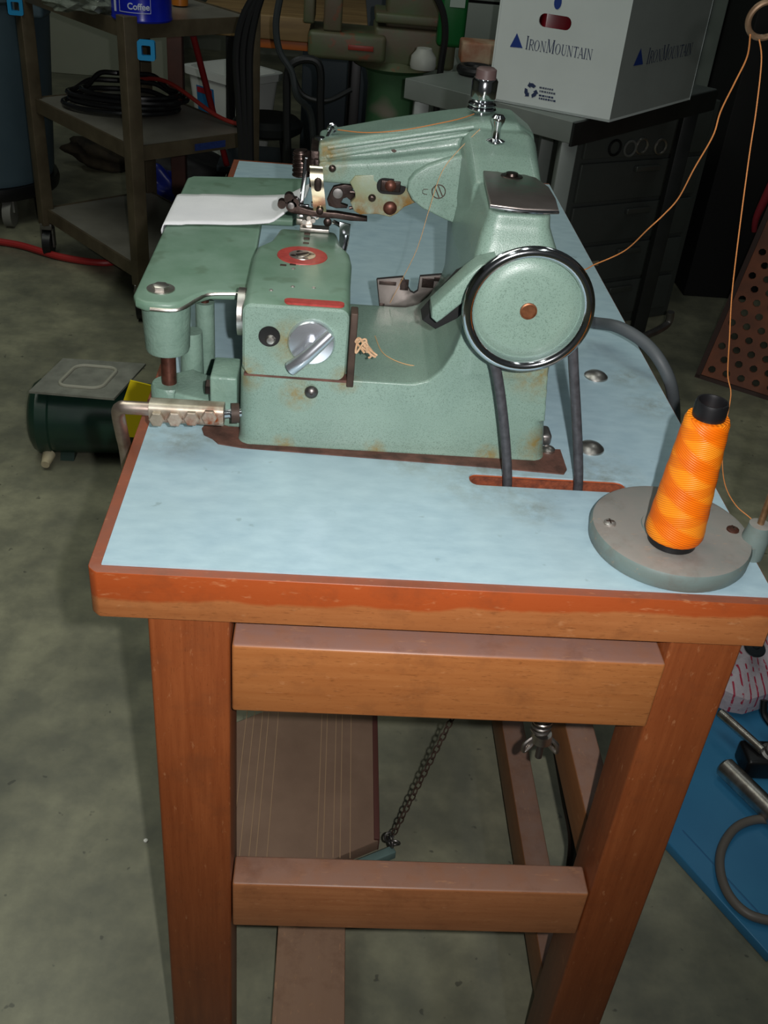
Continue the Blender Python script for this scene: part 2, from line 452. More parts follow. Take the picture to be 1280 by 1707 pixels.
# treadle
tr = thing('treadle', 'dusty grooved wooden foot treadle with a grey iron bar, under the table', 'pedal', (.15, .33, .07))
zt = .115
tilt = Matrix.Translation((.15, .3, zt)) @ Matrix.Rotation(math.radians(4), 4, 'X') @ Matrix.Translation((-.15, -.3, -zt))
tp = [(.252, .485), (.257, .268), (.165, .222), (.03, .165), (.028, .40), (.05, .455), (.10, .485)]
b = prism(tp, zt - .022, zt, 'z', r=.0015); bmesh.ops.transform(b, matrix=tilt, verts=b.verts)
obj('footboard', b, mat('dusty_treadle_wood', '7f6654', '6b5444', rough=.8, scale=10, bump=.2), tr)
gv = bmesh.new()
for gx in (.066, .077, .089, .098, .112, .176, .184, .197, .206, .219):
    box(gx, gx + .0011, .24 if gx > .16 else .20, .478, zt + .0002, zt + .0008, 0, bm=gv)
bmesh.ops.transform(gv, matrix=tilt, verts=gv.verts)
obj('groove_lines', gv, mat('groove_dust', '957a5e', rough=.9), tr)
b = box(.251, .2585, .268, .485, zt - .022, zt + .004, .001); bmesh.ops.transform(b, matrix=tilt, verts=b.verts)
obj('edge_strip', b, mat('red_brown_edge', '4c261f', rough=.7), tr)
b = bmesh.new()
p0 = Vector((.13, .195, .095)); p1 = Vector((.276, .27, .095)); d = (p1 - p0).normalized(); nrm = Vector((-d.y, d.x, 0))
box(0, (p1 - p0).length, -.012, .0, -.007, .007, .0015, bm=b, mtx=Matrix([[d.x, nrm.x, 0, p0.x], [d.y, nrm.y, 0, p0.y], [0, 0, 1, p0.z], [0, 0, 0, 1]]))
obj('iron_bar', b, mat('grey_teal_iron', '5f7672', '4c605d', rough=.6), tr)
b = bmesh.new(); torus((.274, .27, .108), (1, .3, 0), .007, .002, 20, 8, bm=b); torus((.279, .266, .112), (.2, 1, .3), .006, .0016, 20, 8, bm=b); torus((.271, .274, .113), (.5, -1, .6), .006, .0016, 20, 8, bm=b)
obj('hook_eye', b, M['steel'], tr)
for y in (.25, .46): obj('pivot', cyl((.20, y, .0505), (.20, y, .094), .008), M['steel_dark'], tr)
# chain up to the motor
ch = bmesh.new(); A = Vector((.276, .272, .120)); B = Vector((.415, .33, .60)); N = 48
for i in range(N):
    t0 = A.lerp(B, i / N); t1 = A.lerp(B, (i + 1.25) / N); dd = (t1 - t0).normalized()
    sd = dd.cross(Vector((1, .4, 0) if i % 2 else (.2, 1, 0))).normalized(); L = (t1 - t0).length
    pts = []
    for k in range(12):
        a = 2 * PI * k / 12; pts.append(t0 + dd * (L / 2 + L / 2 * math.cos(a)) + sd * (.0032 * math.sin(a)))
    tube(pts, .0010, 6, closed=True, smooth=False, bm=ch)
tag(obj('pull_chain', ch, M['brown_metal']), 'thin brown chain slanting up from the treadle', 'chain')

# motor under the table, behind the apron
mo = thing('sewing_motor', 'dark motor hung under the table top, with a sprung tension rod and wing nut', 'motor', (.345, .26, .60))
obj('motor_body', cyl((.345, .185, .66), (.345, .42, .66), .056, seg=32, bevel=.006), M['black'], mo)
b = lathe([(0, 0), (.030, 0), (.032, .002), (.027, .006), (.032, .010), (.030, .012), (0, .012)], (.345, .152, .66), (0, -1, 0)); bmesh.ops.translate(b, verts=b.verts, vec=(0, 0, 0))
obj('pulley', b, M['steel_dark'], mo)
b = bmesh.new(); box(.33, .36, .2, .4, .7135, .7165, 0, bm=b); box(.335, .355, .25, .35, .70, .7145, 0, bm=b)
obj('mount', b, M['black'], mo)
sp = at(907, 1212, Y=.2)
b = cyl((sp.x + .0015, .2, .358), (sp.x - .006, .2, .55), .004)
rd = obj('tension_rod', b, M['steel'], mo)
pts = [Vector((sp.x - .0035 + .0095 * math.cos(k * PI / 6), .2 + .0095 * math.sin(k * PI / 6), .398 + k * .00055)) for k in range(12 * 9)]
obj('spring', tube(pts, .0021, 8, smooth=False), M['chrome_worn'], mo)
b = bmesh.new(); cyl((sp.x, .2, .386), (sp.x, .2, .396), .0125, .0105, bm=b)
for s in (-1, 1):
    tube([(sp.x + s * .008, .2, .389), (sp.x + s * .018, .196, .382), (sp.x + s * .0185, .194, .373), (sp.x + s * .010, .198, .380)], .0028, 8, closed=True, bm=b)
obj('wing_nut', b, M['chrome_worn'], mo)
b = bmesh.new(); box(.355, sp.x + .004, .19, .21, .545, .555, .001, bm=b); box(.40, sp.x + .006, .2, .36, .44, .47, .003, bm=b); box(.40, .412, .34, .36, .45, .62, .002, bm=b); box(.36, .412, .34, .36, .605, .62, .002, bm=b)
obj('bracket', b, M['black'], mo)
lv = tube([at(925, 1225, Y=.28), at(943, 1330, Y=.26), at(955, 1400, Y=.25), at(948, 1470, Y=.24), at(940, 1540, Y=.24)], .0065, 10)
obj('lever', lv, M['black'], mo)

# ================================================================== BLIND STITCH MACHINE
mc = thing('blindstitch_machine', 'green hammered metal blindstitch sewing machine with chrome-rimmed handwheel', 'sewing machine', (.21, .26, ZT))
# --- body casting
bb = bmesh.new()
loft([[(x, y, z) for x, y in rrect(x0, x1, y0, .345, rr_)] for (z, x0, x1, y0, rr_) in ((.7605, .0795, .353, .1765, .013), (.764, .081, .352, .178, .014), (.80, .0815, .347, .1785, .014), (.828, .082, .343, .179, .014))], bm=bb)
prof = [(.215, .80), (.215, .8275), (.229, .8285), (.240, .832), (.250, .842), (.258, .858), (.262, .874), (.264, .90), (.325, .90), (.338, .87), (.3415, .84), (.346, .80)]
prism(prof, .179, .345, 'y', bm=bb)
# column
def csec(z, x0, x1, y0, y1, r=.012): return [(x, y, z) for x, y in rrect(x0, x1, y0, y1, r)]
loft([csec(.84, .262, .343, .178, .345), csec(.88, .262, .342, .176, .36), csec(.915, .262, .340, .168, .38), csec(.94, .265, .335, .172, .39), csec(.955, .268, .328, .178, .39), csec(.966, .271, .323, .1835, .39, .010), csec(.976, .273, .322, .185, .385, .010)], bm=bb)
# shoulder rising behind the cap plate
loft([[(x, .265, z) for x, z in rrect(.268, .328, .93, .977, .008)], [(x, .30, z) for x, z in rrect(.265, .329, .93, .990, .012)], [(x, .34, z) for x, z in rrect(.263, .331, .93, 1.0, .014)], [(x, .385, z) for x, z in rrect(.265, .331, .93, .998, .016)]], bm=bb)
# arm
def asec(x, y0, y1, z0, z1, r): return [(x, y, z) for y, z in rrect(y0, y1, z0, z1, r)]
loft([asec(.1365, .352, .405, .943, .9745, .006), asec(.15, .35, .408, .944, .978, .008), asec(.20, .348, .412, .945, .990, .010), asec(.25, .345, .418, .942, 1.000, .012), asec(.29, .345, .425, .94, 1.006, .014), asec(.315, .345, .43, .93, 1.004, .018), asec(.332, .352, .42, .93, .994, .018)], bm=bb)
# lower rib of the arm (ridge line)
loft([asec(.1375, .344, .36, .942, .960, .004), asec(.20, .339, .36, .943, .970, .006), asec(.262, .334, .36, .942, .983, .008)], bm=bb)
bo = obj('body_casting', bb, M['paint'], mc)
rm = bo.modifiers.new('fuse', 'REMESH'); rm.mode = 'VOXEL'; rm.voxel_size = .0016; rm.use_smooth_shade = True
sm = bo.modifiers.new('soft', 'SMOOTH'); sm.factor = .5; sm.iterations = 5
# gusset (rounded bracket between arm and column)
g = pxp([(771, 378), (742, 367), (704, 348), (687, 334), (679, 318), (681, 303), (692, 289), (712, 277), (740, 267), (772, 258)], .328)
obj('arm_bracket', prism(g, .328, .352, 'y', r=.002), M['paint'], mc)
# lower arm plate
lp = pxp([(583, 304), (592, 293), (640, 290), (692, 288), (692, 338), (674, 345), (662, 356), (650, 362), (638, 359), (628, 357), (600, 358), (590, 352), (584, 338), (592, 330), (592, 322)], .340)
obj('lower_arm_plate', prism(lp, .340, .352, 'y', r=.0008), mat('green_plate_rusted', '889a8c', '7e7d50', rough=.35, scale=34, bump=.12, bscale=800, spots=[((.198, .34, .914), .03), ((.222, .34, .925), .028), ((.175, .34, .92), .02)], spotcol='7a5a2a', coat=.2), mc)
qa = at(629, 296, Y=.3385); qb = at(675, 326, Y=.3385); obj('oval_recess', prism(rrect(qa.x, qb.x, qb.z, qa.z, .0065), .3385, .3402, 'y'), M['blackhole'], mc)
q = at(651, 311, Y=.337); obj('recess_block', box(q.x - .009, q.x + .009, .3372, .3388, q.z - .005, q.z + .005, .0008), M['steel_dark'], mc)
for (px, py, r, yy) in ((651, 310, .0052, .337), (650, 347, .0064, .340), (620, 330, .0036, .340), (554, 281, .0034, .343)):
    mm = M['copper'] if r > .004 else M['steel_dark']
    b = lathe([(0, 0), (r, 0), (r * .95, .001), (r * .6, .0028), (0, .0034)], at(px, py, Y=yy), (0, -1, 0), 24); obj('screw', b, mm, mc)
q = at(731, 319, Y=.328); b = bmesh.new(); lathe([(0, 0), (.0058, 0), (.0058, .0008), (0, .0008)], (q.x, .328, q.z), (0, -1, 0), 24, bm=b)
so = obj('bracket_screw', b, M['paint'], mc)
b = bmesh.new(); torus((q.x, .3272, q.z), (0, 1, 0), .0060, .0005, 28, 6, bm=b)
for s in (-1, 1): box(-.005, .005, -.0005, .0, -.0005, .0005, bm=b, mtx=Matrix.Translation((q.x, .3270, q.z)) @ Matrix.Rotation(math.radians(62), 4, 'Y') @ Matrix.Translation((0, 0, s * .0016)))
obj('slot_line', b, M['brown_metal'], so)
q = at(709, 320, Y=.327); obj('stamped_mark', tube([(q.x + .0022, .3277, q.z + .0022), (q.x - .0018, .3277, q.z + .0018), (q.x - .0022, .3277, q.z - .0014), (q.x + .0018, .3277, q.z - .0024)], .0003, 6), M['brown_metal'], mc)
for pts in (((545, 262), (620, 250), (700, 237), (795, 222)), ((547, 247), (640, 234), (720, 222), (790, 212))):
    ys = (.3475, .3445, .3425, .342) if pts[0][1] == 262 else (.3485, .3465, .3455, .345)
    obj('arm_rib', tube([at(p[0], p[1], Y=y) + Vector((0, .0010, 0)) for p, y in zip(pts, ys)], .0021, 10), M['paint'], mc)
obj('rust_wedge', prism(pxp([(764, 378), (772, 380), (771, 335), (766, 322)], .327), .3265, .328, 'y'), mat('amber_residue', '8a6a3a', '2c2218', rough=.3, scale=150), mc)
# cap plate
cpp = [(.2725, .186), (.298, .182), (.326, .185), (.3285, .215), (.328, .245), (.321, .270), (.312, .277), (.300, .274), (.285, .282), (.277, .281)]
cp = obj('cap_plate', prism(cpp, .9785, .982, 'z', r=.001), M['cap'], mc)
b = lathe([(0, 0), (.0095, 0), (.009, .0006), (.0055, .0008), (.005, .0028), (0, .0032)], (.300, .268, .982)); obj('screw', b, M['steel_dark'], cp)
obj('rim', tube([(.2725, .1855, .9800), (.29, .182, .9797), (.31, .182, .9797), (.326, .1845, .9800)], .0014, 8), M['chrome'], cp)
# belt guard wing
wg = pxp([(719, 531), (728, 539), (737, 533), (772, 505), (800, 500), (830, 470), (830, 436), (800, 443), (779, 459), (720, 514)], .152)
obj('belt_guard', prism(wg, .152, .176, 'y', r=.002), M['paint'], mc)
wb = pxp([(702, 523), (724, 538), (760, 520), (800, 480), (806, 436), (762, 456)], .19)
obj('guard_lining', prism(wb, .1765, .20, 'y', r=.001), M['blackhole'], mc, label='black inside of the belt guard')
# handwheel (axis toward the camera side)
hw = obj('handwheel', lathe([(0, .0), (.026, 0), (.031, -.0004), (.036, -.0018), (.0395, -.0044), (.0412, -.0058), (.0435, -.0065), (.039, -.0085), (.039, -.020), (0, -.020)], (.3034, .1265, .9220), (0, -1, 0), 64), M['paint'], mc)
pr_ = [(.0411, -.008)]
for k in range(13):
    a = PI * (1.0 - k / 12.0) ; pr_.append(((.0457 + .0046 * math.cos(a)), -.0015 + .0050 * math.sin(a)))
pr_ += [(.0492, -.0035), (.0455, -.006), (.0400, -.010), (.0395, -.016), (.0415, -.019), (.0415, -.021), (.038, -.0215)]
obj('rim', lathe(pr_, (.3034, .1255, .9220), (0, -1, 0), 72), M['chrome'], hw, label='polished chrome rim')
b = bmesh.new(); lathe([(0, 0), (.0065, 0), (.0065, .0012), (.0055, .0016), (.0052, .0008), (0, .0006)], (.3034, .1264, .9220), (0, -1, 0), 32, bm=b)
obj('hub_screw', b, mat('rusty_hub', '8a5a3a', '6a4028', rough=.45, metal=.6, scale=200), hw, label='rusty brown centre screw')
obj('shaft', cyl((.303, .144, .922), (.303, .182, .9165), .014), M['steel'], mc)
obj('right_boss', box(.352, .362, .205, .225, .7605, .772, .003), M['steel'], mc)
obj('foot_bolt', lathe([(0, 0), (.0062, 0), (.006, .003), (.004, .0045), (0, .005)], (.358, .196, .7607)), M['chrome_worn'], mc)
obj('side_post', cyl((.368, .235, .85), (.368, .235, .905), .004), M['steel'], mc)
# --- cylinder head cover
hc = bmesh.new()
zb, zt_ = .8285, .8925
def hsec(y, x0, x1, z1, r=.007): return [(x, y, z) for x, z in rrect(x0, x1, zb, z1, r)]
loft([hsec(.1775, .0865, .169, .889, .006), hsec(.179, .0845, .1705, .891, .008), hsec(.184, .084, .171, .8925, .009), hsec(.24, .084, .171, .8925), hsec(.285, .084, .172, .8925, .006), hsec(.308, .0855, .170, .8925, .006), hsec(.326, .096, .163, .8922, .006), hsec(.35, .100, .160, .891, .006), hsec(.368, .1015, .158, .889, .006), hsec(.378, .103, .157, .884, .006)], bm=hc)
hco = obj('head_cover', hc, M['paint_top'], mc, label='green cover with rounded top and red badge ring')
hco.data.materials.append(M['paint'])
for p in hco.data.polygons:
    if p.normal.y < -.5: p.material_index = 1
obj('cover_seam', prism([(.086, .8275), (.086, .8292), (.1715, .8285), (.1715, .8262)], .1772, .19, 'y'), M['grime'], mc)
obj('edge_strip', box(.1715, .1775, .1765, .192, .8225, .889, .001), M['brown_metal'], mc)
# badge ring, screws and marks on cover top
bg = obj('badge', lathe([(.0155, 0), (.0225, 0), (.0222, .0008), (.016, .0008)], (.1275, .2895, .8925), seg=48), M['redpaint'], hco, label='red ring badge')
b = bmesh.new(); lathe([(0, 0), (.0158, 0), (.0155, .0004), (.012, .0006), (.0118, .0012), (.006, .0012), (.0055, .002), (0, .002)], (.1275, .2895, .8925), seg=40, bm=b)
cs = obj('badge_centre', b, M['chrome_worn'], hco)
b = bmesh.new()
for a in (20, 110, 200, 290):
    lathe([(0, 0), (.0035, 0), (0, .0012)], (.1275 + .0085 * math.cos(math.radians(a)), .2895 + .0085 * math.sin(math.radians(a)), .8935), seg=8, bm=b)
box(-.006, .006, -.0012, .0012, .8945, .8952, bm=b, mtx=Matrix.Translation((.1275, .2895, 0)) @ Matrix.Rotation(.6, 4, 'Z'))
obj('badge_screws', b, M['steel_dark'], hco)
for (px, py) in ((511, 397), (510, 405), (512, 389), (512, 381), (472, 442), (488, 441)):
    q = at(px, py, Z=.8925); obj('engraved_mark', box(q.x - .0028, q.x + .0028, q.y - .0022, q.y + .0022, .8915, .8928, .0005), M['brown_metal'], hco)
b = bmesh.new()
for (px, py) in ((488, 478), (523, 480), (452, 484), (489, 448)):
    lathe([(0, 0), (.0018, 0), (.0012, .0008), (0, .0009)], at(px, py, Z=.8925), seg=12, bm=b)
obj('rivets', b, M['screw'], hco)
q0 = at(474, 501, Z=.8925); q1 = at(574, 506, Z=.8925)
obj('red_slot', prism(rrect(q0.x, q1.x, q0.y - .0055, q0.y + .0045, .0045), .8915, .8932, 'z'), M['redpaint'], hco, label='red filled slot near the front edge')
# dial with bar handle
qd = at(519, 571, Y=.176)
dl = obj('stitch_dial', lathe([(0, 0), (.0195, 0), (.0195, .003), (.018, .0052), (.012, .006), (0, .0062)], (qd.x, .1785, qd.z), (0, -1, 0), 48), M['chrome_soft'], mc, label='chrome stitch dial')
b = bmesh.new(); a0 = Vector((qd.x + .0155, .168, qd.z + .0125)); a1 = Vector((qd.x - .0155, .166, qd.z - .0195))
tube([a0, a0.lerp(a1, .3) - Vector((0, .002, 0)), a0.lerp(a1, .7) - Vector((0, .003, 0)), a1], lambda t: .0048 + .0014 * t, 16, bm=b)
cyl((qd.x, .173, qd.z), (qd.x, .165, qd.z), .0055, bm=b)
obj('dial_handle', b, M['chrome_soft'], dl)
qh = at(449, 560, Y=.178)
ho = obj('oil_window', lathe([(0, .0006), (.0078, .0006), (.0088, .0012), (.0088, 0), (0, 0)], (qh.x, .1776, qh.z), (0, -1, 0), 32), M['blackhole'], mc)
b = lathe([(0, 0), (.0045, 0), (.003, .002), (0, .0025)], (qh.x + .001, .1768, qh.z - .003), (0, -1, 0), 16); obj('inner_screw', b, M['chrome_worn'], ho)
qs = at(519, 653, Y=.178)
obj('base_screw', lathe([(0, 0), (.0058, 0), (.0055, .0015), (.0035, .0036), (.001, .0042), (.0008, .003), (0, .003)], (qs.x, .1775, qs.z), (0, -1, 0), 24), M['steel'], mc)
# --- left cloth plate with post
def hexpath(*p): return list(p)
cpo = [(-.0125, .232), (-.009, .222), (.000, .216), (.020, .216), (.030, .222), (.040, .240), (.050, .250), (.084, .254), (.080, .455), (.112, .458), (.119, .466), (.120, .600), (.115, .606), (.0, .585), (-.008, .583), (-.0135, .574)]
ct = obj('cloth_plate', prism(cpo, .861, .870, 'z', r=.003), M['paint_top'], mc, label='worn green cloth plate reaching over the left side')
q = at(268, 482, Z=.870)
obj('plate_bolt', hexhead((q.x, q.y, .8699), (0, 0, 1), .0075, .0045, washer=.012), M['chrome_worn'], ct)
rim = [(.004, .2155, .8645), (.022, .2155, .8645), (.031, .221, .865), (.041, .2395, .866), (.051, .2495, .867), (.084, .2535, .868)]
obj('rim_edge', tube(rim, .0016, 8), M['chrome_worn'], ct)
obj('post_sleeve', lathe([(0, 0), (.0185, 0), (.0195, .003), (.0215, .046), (0, .0465)], (.0125, .245, .8145), seg=40), M['paint_rough'], mc)
obj('post_rod', cyl((.0125, .245, .77), (.0125, .245, .816), .0068), M['copper'], mc)
obj('post_seat', lathe([(0, 0), (.0165, 0), (.0165, .018), (.015, .0205), (0, .021)], (.0125, .245, .7605), seg=40), M['paint_rough'], mc)
b = bmesh.new(); prism([(.02, .225), (.07, .205), (.09, .205), (.09, .262), (.05, .262), (.03, .275), (.015, .265)], .7605, .782, 'z', r=.003, bm=b)
cyl((.028, .285, .7605), (.028, .285, .815), .011, .010, bm=b)
cyl((.037, .315, .7605), (.037, .315, .832), .009, bm=b)
obj('post_bracket', b, M['paint_rough'], mc)
obj('bracket_pin', cyl((.037, .315, .832), (.037, .315, .862), .004), M['copper'], mc)
obj('side_block', box(.0565, .0795, .185, .225, .785, .820, .002), M['paint_rough'], mc)
obj('side_block_nut', hexhead((.0565, .205, .80), (-1, 0, 0), .007, .006), M['steel_dark'], mc)
obj('cover_disc', cyl((.078, .215, .868), (.084, .215, .868), .02, seg=40), M['chrome_worn'], mc)
# --- presser lifter: clamp with four bolts and bent rod
cl = obj('rod_clamp', loft([[(x, y, z) for y, z in rrect(.158, .176, .7865, .8045, .0055)] for x in (.009, .0705)]), M['brass_worn'], mc, label='tarnished nickel clamp streaked with rust')
for i, (px, py) in enumerate(((262, 700), (292, 700), (320, 699), (349, 697))):
    q = at(px, py, Y=.157); ax = Vector((0, -1, .12))
    b = bmesh.new(); c0 = Vector((q.x, .162, q.z + .001))
    cyl(c0, c0 + ax.normalized() * .006, .0042, bm=b); hexhead(c0 + ax.normalized() * .005, ax, .0066, .0045, bm=b)
    obj('clamp_bolt', b, M['brass_worn'], cl)
b = tube([(.011, .168, .7955), (-.008, .168, .7955), (-.0155, .170, .794), (-.020, .176, .785), (-.0205, .186, .760), (-.022, .205, .72), (-.022, .22, .60)], .0058, 14)
obj('lifter_rod', b, mat('pinkish_steel_rod', 'd0c2b6', 'a89488', rough=.35, metal=.9, scale=50), mc)
b = bmesh.new(); cyl((.070, .168, .795), (.084, .172, .795), .0038, bm=b)
obj('clamp_pin', b, M['chrome'], mc)
obj('pin_collar', cyl((.0760, .170, .795), (.0825, .171, .795), .0085), M['brown_metal'], mc)

# --- needle head mechanism
Yn = .343
def A(px, py, Y=Yn): return at(px, py, Y=Y)
def strap(pts, w, t, m, name, parent=mc):
    """flat bar along a path in the XZ plane, width w along X, thickness t along Y"""
    b = bmesh.new(); P = smooth_path(pts, 6); R_ = []
    for p in P:
        R_.append([b.verts.new((p.x - w / 2, p.y, p.z)), b.verts.new((p.x + w / 2, p.y, p.z)), b.verts.new((p.x + w / 2, p.y + t, p.z)), b.verts.new((p.x - w / 2, p.y + t, p.z))])
    for a, d in zip(R_, R_[1:]):
        for k in range(4): b.faces.new((a[k], a[(k + 1) % 4], d[(k + 1) % 4], d[k]))
    b.faces.new(R_[0]); b.faces.new(R_[-1]); bmesh.ops.recalc_face_normals(b, faces=b.faces)
    return obj(name, b, m, parent)
nl = strap([A(526, 272, .352), A(527, 278, .343), A(528, 300, .338), A(531, 330, .338), A(534, 361, .342)], .0118, .003, mat('honey_chrome', 'd8c9a0', 'c8c4b8', rough=.2, metal=1, scale=60), 'needle_lever')
b = bmesh.new(); q = A(530, 307, .337)
prism(rrect(q.x - .0032, q.x + .0032, q.z - .006, q.z + .006, .003), .334, .3382, 'y', r=.0008, bm=b); obj('lever_slot', b, M['steel_dark'], nl)
q = A(533, 352, .339); obj('lever_screw', lathe([(0, 0), (.0034, 0), (.003, .002), (0, .003)], q, (0, -1, 0), 20), M['steel_dark'], nl)
b = bmesh.new()
q0 = A(501, 250, .37); q1 = A(505, 292, .37)
cyl(q1, q0, .0090, .0062, bm=b)
for k in range(6): torus(Vector(q1).lerp(q0, k / 6 + .06), Vector(q0) - Vector(q1), .0088 - k * .0005, .0014, 24, 6, bm=b)
cyl(A(520, 262, .36), A(506, 268, .37), .006, bm=b)
obj('tension_spring', b, M['steel_dark'], mc)
b = bmesh.new(); cyl(A(521, 264, .352), A(521, 284, .352), .006, bm=b); box(.1295, .1375, .352, .40, .935, .968, .001, bm=b)
box(.1335, .138, .346, .36, .928, .962, .001, bm=b)
obj('head_block', b, M['steel_dark'], mc)
b = bmesh.new(); prism([(.1245, .912), (.128, .955), (.1275, .962), (.1245, .962), (.1215, .930), (.1205, .905)], .35, .356, 'y', r=.0006, bm=b)
obj('needle_link', b, M['chrome'], mc)
# needle clamp / feed pieces
b = bmesh.new()
pf = [(490, 327), (500, 343), (512, 347), (530, 351), (560, 353), (590, 358), (612, 362), (612, 368), (585, 367), (560, 363), (535, 362), (510, 357), (490, 355), (480, 352)]
prism([(A(x, y).x, A(x, y).z) for x, y in pf], .340, .348, 'y', r=.0008, bm=b)
obj('presser_bar', b, M['steel_dark'], mc)
b = bmesh.new()
for (x, y, r) in ((470, 339, 7), (482, 329, 8), (486, 342, 9), (492, 336, 7)):
    q = A(x, y, .342); cyl((q.x, .346, q.z), (q.x, .338, q.z), r * .00056, seg=20, bm=b)
obj('thumb_lever', b, M['steel_dark'], mc)
q = A(485, 343, .337); obj('thumb_screw', lathe([(0, 0), (.0034, 0), (.003, .002), (0, .0026)], (q.x, .338, q.z), (0, -1, 0), 20), M['steel'], mc)
hk = [(556, 310), (575, 306), (588, 308), (588, 318), (592, 326), (584, 333), (578, 328), (572, 330), (568, 338), (580, 342), (578, 346), (560, 346), (548, 342), (545, 332), (550, 320)]
b = prism([(A(x, y, .347).x, A(x, y, .347).z) for x, y in hk], .3445, .350, 'y', r=.0006)
obj('hook_plate', b, M['steel_dark'], mc)
q = A(563, 322, .344); obj('hook_screw', lathe([(0, 0), (.005, 0), (.0045, .002), (0, .0028)], (q.x, .3445, q.z), (0, -1, 0), 24), M['steel'], mc)
b = bmesh.new(); pts = [A(583, 320, .345), A(593, 322, .345), A(598, 334, .345), A(592, 344, .345), A(582, 347, .345)]
tube(pts, .0016, 8, bm=b); obj('hook_claw', b, M['steel_dark'], mc)
b = bmesh.new()
box(.118, .134, .37, .385, .893, .899, .001, bm=b); box(.122, .15, .36, .372, .890, .894, .0006, bm=b)
for (x, y) in ((515, 362), (522, 366), (508, 368), (528, 360)):
    q = at(x, y, Y=.362); cyl((q.x, .364, q.z), (q.x, .358, q.z), .0022, seg=12, bm=b)
obj('feed_plate', b, M['chrome_worn'], mc)
q = at(546, 370, Y=.358); obj('feed_screw', lathe([(0, 0), (.004, 0), (.0038, .002), (.002, .003), (0, .003)], (q.x, .358, q.z), (0, -1, 0), 20), M['steel_dark'], mc)
b = bmesh.new()
random.seed(3)
for k in range(9):
    q = at(500 + random.random() * 38, 338 + random.random() * 26, Y=.35)
    box(q.x - .003, q.x + .003, .349, .353, q.z - .0013, q.z + .0013, .0004, bm=b)
obj('small_links', b, M['chrome'], mc)
# curved chrome needle guard on right of cover tip
b = tube([at(556, 370, Y=.37), at(570, 378, Y=.362), at(577, 392, Y=.355), at(575, 408, Y=.34), at(572, 420, Y=.325)], .0022, 10)
obj('looper_guard', b, M['chrome'], mc)
b = prism([(at(566, 372, Y=.36).x, .905), (at(584, 375, Y=.36).x, .903), (at(582, 395, Y=.35).x, .886), (at(574, 420, Y=.33).x, .866), (at(566, 404, Y=.34).x, .873)], .352, .3545, 'y')
obj('looper_plate', b, M['chrome'], mc)
# thread eyelet, tension knob, oil knob
q = at(543, 238, Y=.375)
b = bmesh.new(); e0 = at(541, 240, Y=.375); e1 = at(554, 214, Y=.375)
tube([e0, e0.lerp(e1, .5), e1], .0024, 10, bm=b); torus(e1, (0, 1, .2), .0036, .0016, 24, 8, bm=b)
lathe([(0, 0), (.009, 0), (.009, .0012), (.004, .0014), (.004, .004), (0, .004)], (q.x + .006, .378, .9735), seg=28, bm=b)
lathe([(0, 0), (.0055, 0), (.0055, .002), (0, .003)], (q.x - .005, .372, .9735), seg=20, bm=b)
obj('thread_eyelet', b, M['chrome'], mc)
q = at(801, 195, Y=.385)
tk = obj('tension_knob', lathe([(0, 0), (.006, 0), (.006, .006), (.0125, .0065), (.0135, .008), (.0125, .0095), (.009, .010), (.012, .0105), (.013, .012), (.012, .0135), (.009, .014), (.0105, .016), (.0115, .018), (.0118, .032), (.0105, .034), (0, .034)], (q.x, .385, 1.001), seg=40), M['chrome'], mc, label='chrome thread tension knob')
obj('knob_cap', lathe([(0, 0), (.0095, 0), (.0092, .008), (.007, .0095), (0, .0095)], (q.x, .385, 1.0345), seg=32), mat('brown_bakelite', '5d4a48', '4a3a38', rough=.5), tk)
q = at(825, 240, Y=.325)
obj('oil_cap', lathe([(0, 0), (.0085, 0), (.0085, .0012), (.004, .003), (.0035, .012), (.0058, .017), (.0060, .020), (.004, .0225), (0, .023)], (q.x, .325, .995), seg=32), M['chrome'], mc, label='small chrome oil cap')
for (px, py, yy, zz) in ((657, 249, .349, None), (778, 216, .352, None), (716, 212, .37, None), (802, 236, .35, None)):
    q = at(px, py, Y=yy); b = lathe([(0, 0), (.003, 0), (.0028, .001), (0, .0014)], (q.x, yy, q.z), (0, -1, .5), 14); obj('oil_plug', b, M['brown_metal'] if py > 213 else M['screw'], mc)
# bobbin-side slide plate lying in the throat
pts = [(628, 465), (672, 461), (684, 485), (690, 488), (696, 484), (700, 460), (762, 455), (748, 478), (715, 519), (633, 516)]
b = bmesh.new()
poly = [(at(x, y, Y=.3445).x, at(x, y, Y=.3445).z) for x, y in pts]
prism(poly, .3445, .348, 'y', r=.0006, bm=b)
to = obj('throat_plate', b, M['cap'], mc, label='upright tarnished plate with a notch')
b = bmesh.new()
for (x0, y0, x1, y1) in ((632, 468, 660, 476), (668, 465, 680, 484), (704, 463, 722, 480), (724, 461, 748, 470), (632, 505, 640, 513)):
    p = at(x0, y0, Y=.3445); q = at(x1, y1, Y=.3445); box(p.x, q.x, .3435, .3447, q.z, p.z, .0004, bm=b)
obj('plate_ribs', b, M['steel_dark'], to)
b = bmesh.new(); tube([Vector((x, .3440, z)) for x, z in poly], .0006, 6, closed=True, smooth=False, bm=b); obj('plate_outline', b, M['blackhole'], to)

# drive belt
db = bmesh.new()
wl0, wr0 = Vector((.2885, .1425, .866)), Vector((.344, .1425, .878))
path = [(.3155, .1448, .70), (.3145, .1450, .76), wl0 + Vector((.0, 0, -.0)), (.264, .1425, .90), (.264, .1425, .935), (.28, .1425, .952), (.303, .1425, .957), (.326, .1425, .952), (.341, .1425, .935), (.3435, .1425, .905), (.349, .1425, .878), (.3765, .1450, .76), (.377, .1448, .70), (.372, .144, .66), (.36, .144, .63), (.345, .144, .624), (.33, .144, .63), (.318, .144, .66)]
tube(path, .0042, 12, closed=True, bm=db)
tag(obj('drive_belt', db, M['rubber']), 'dark round rubber belt from the handwheel down through the table slot', 'belt')

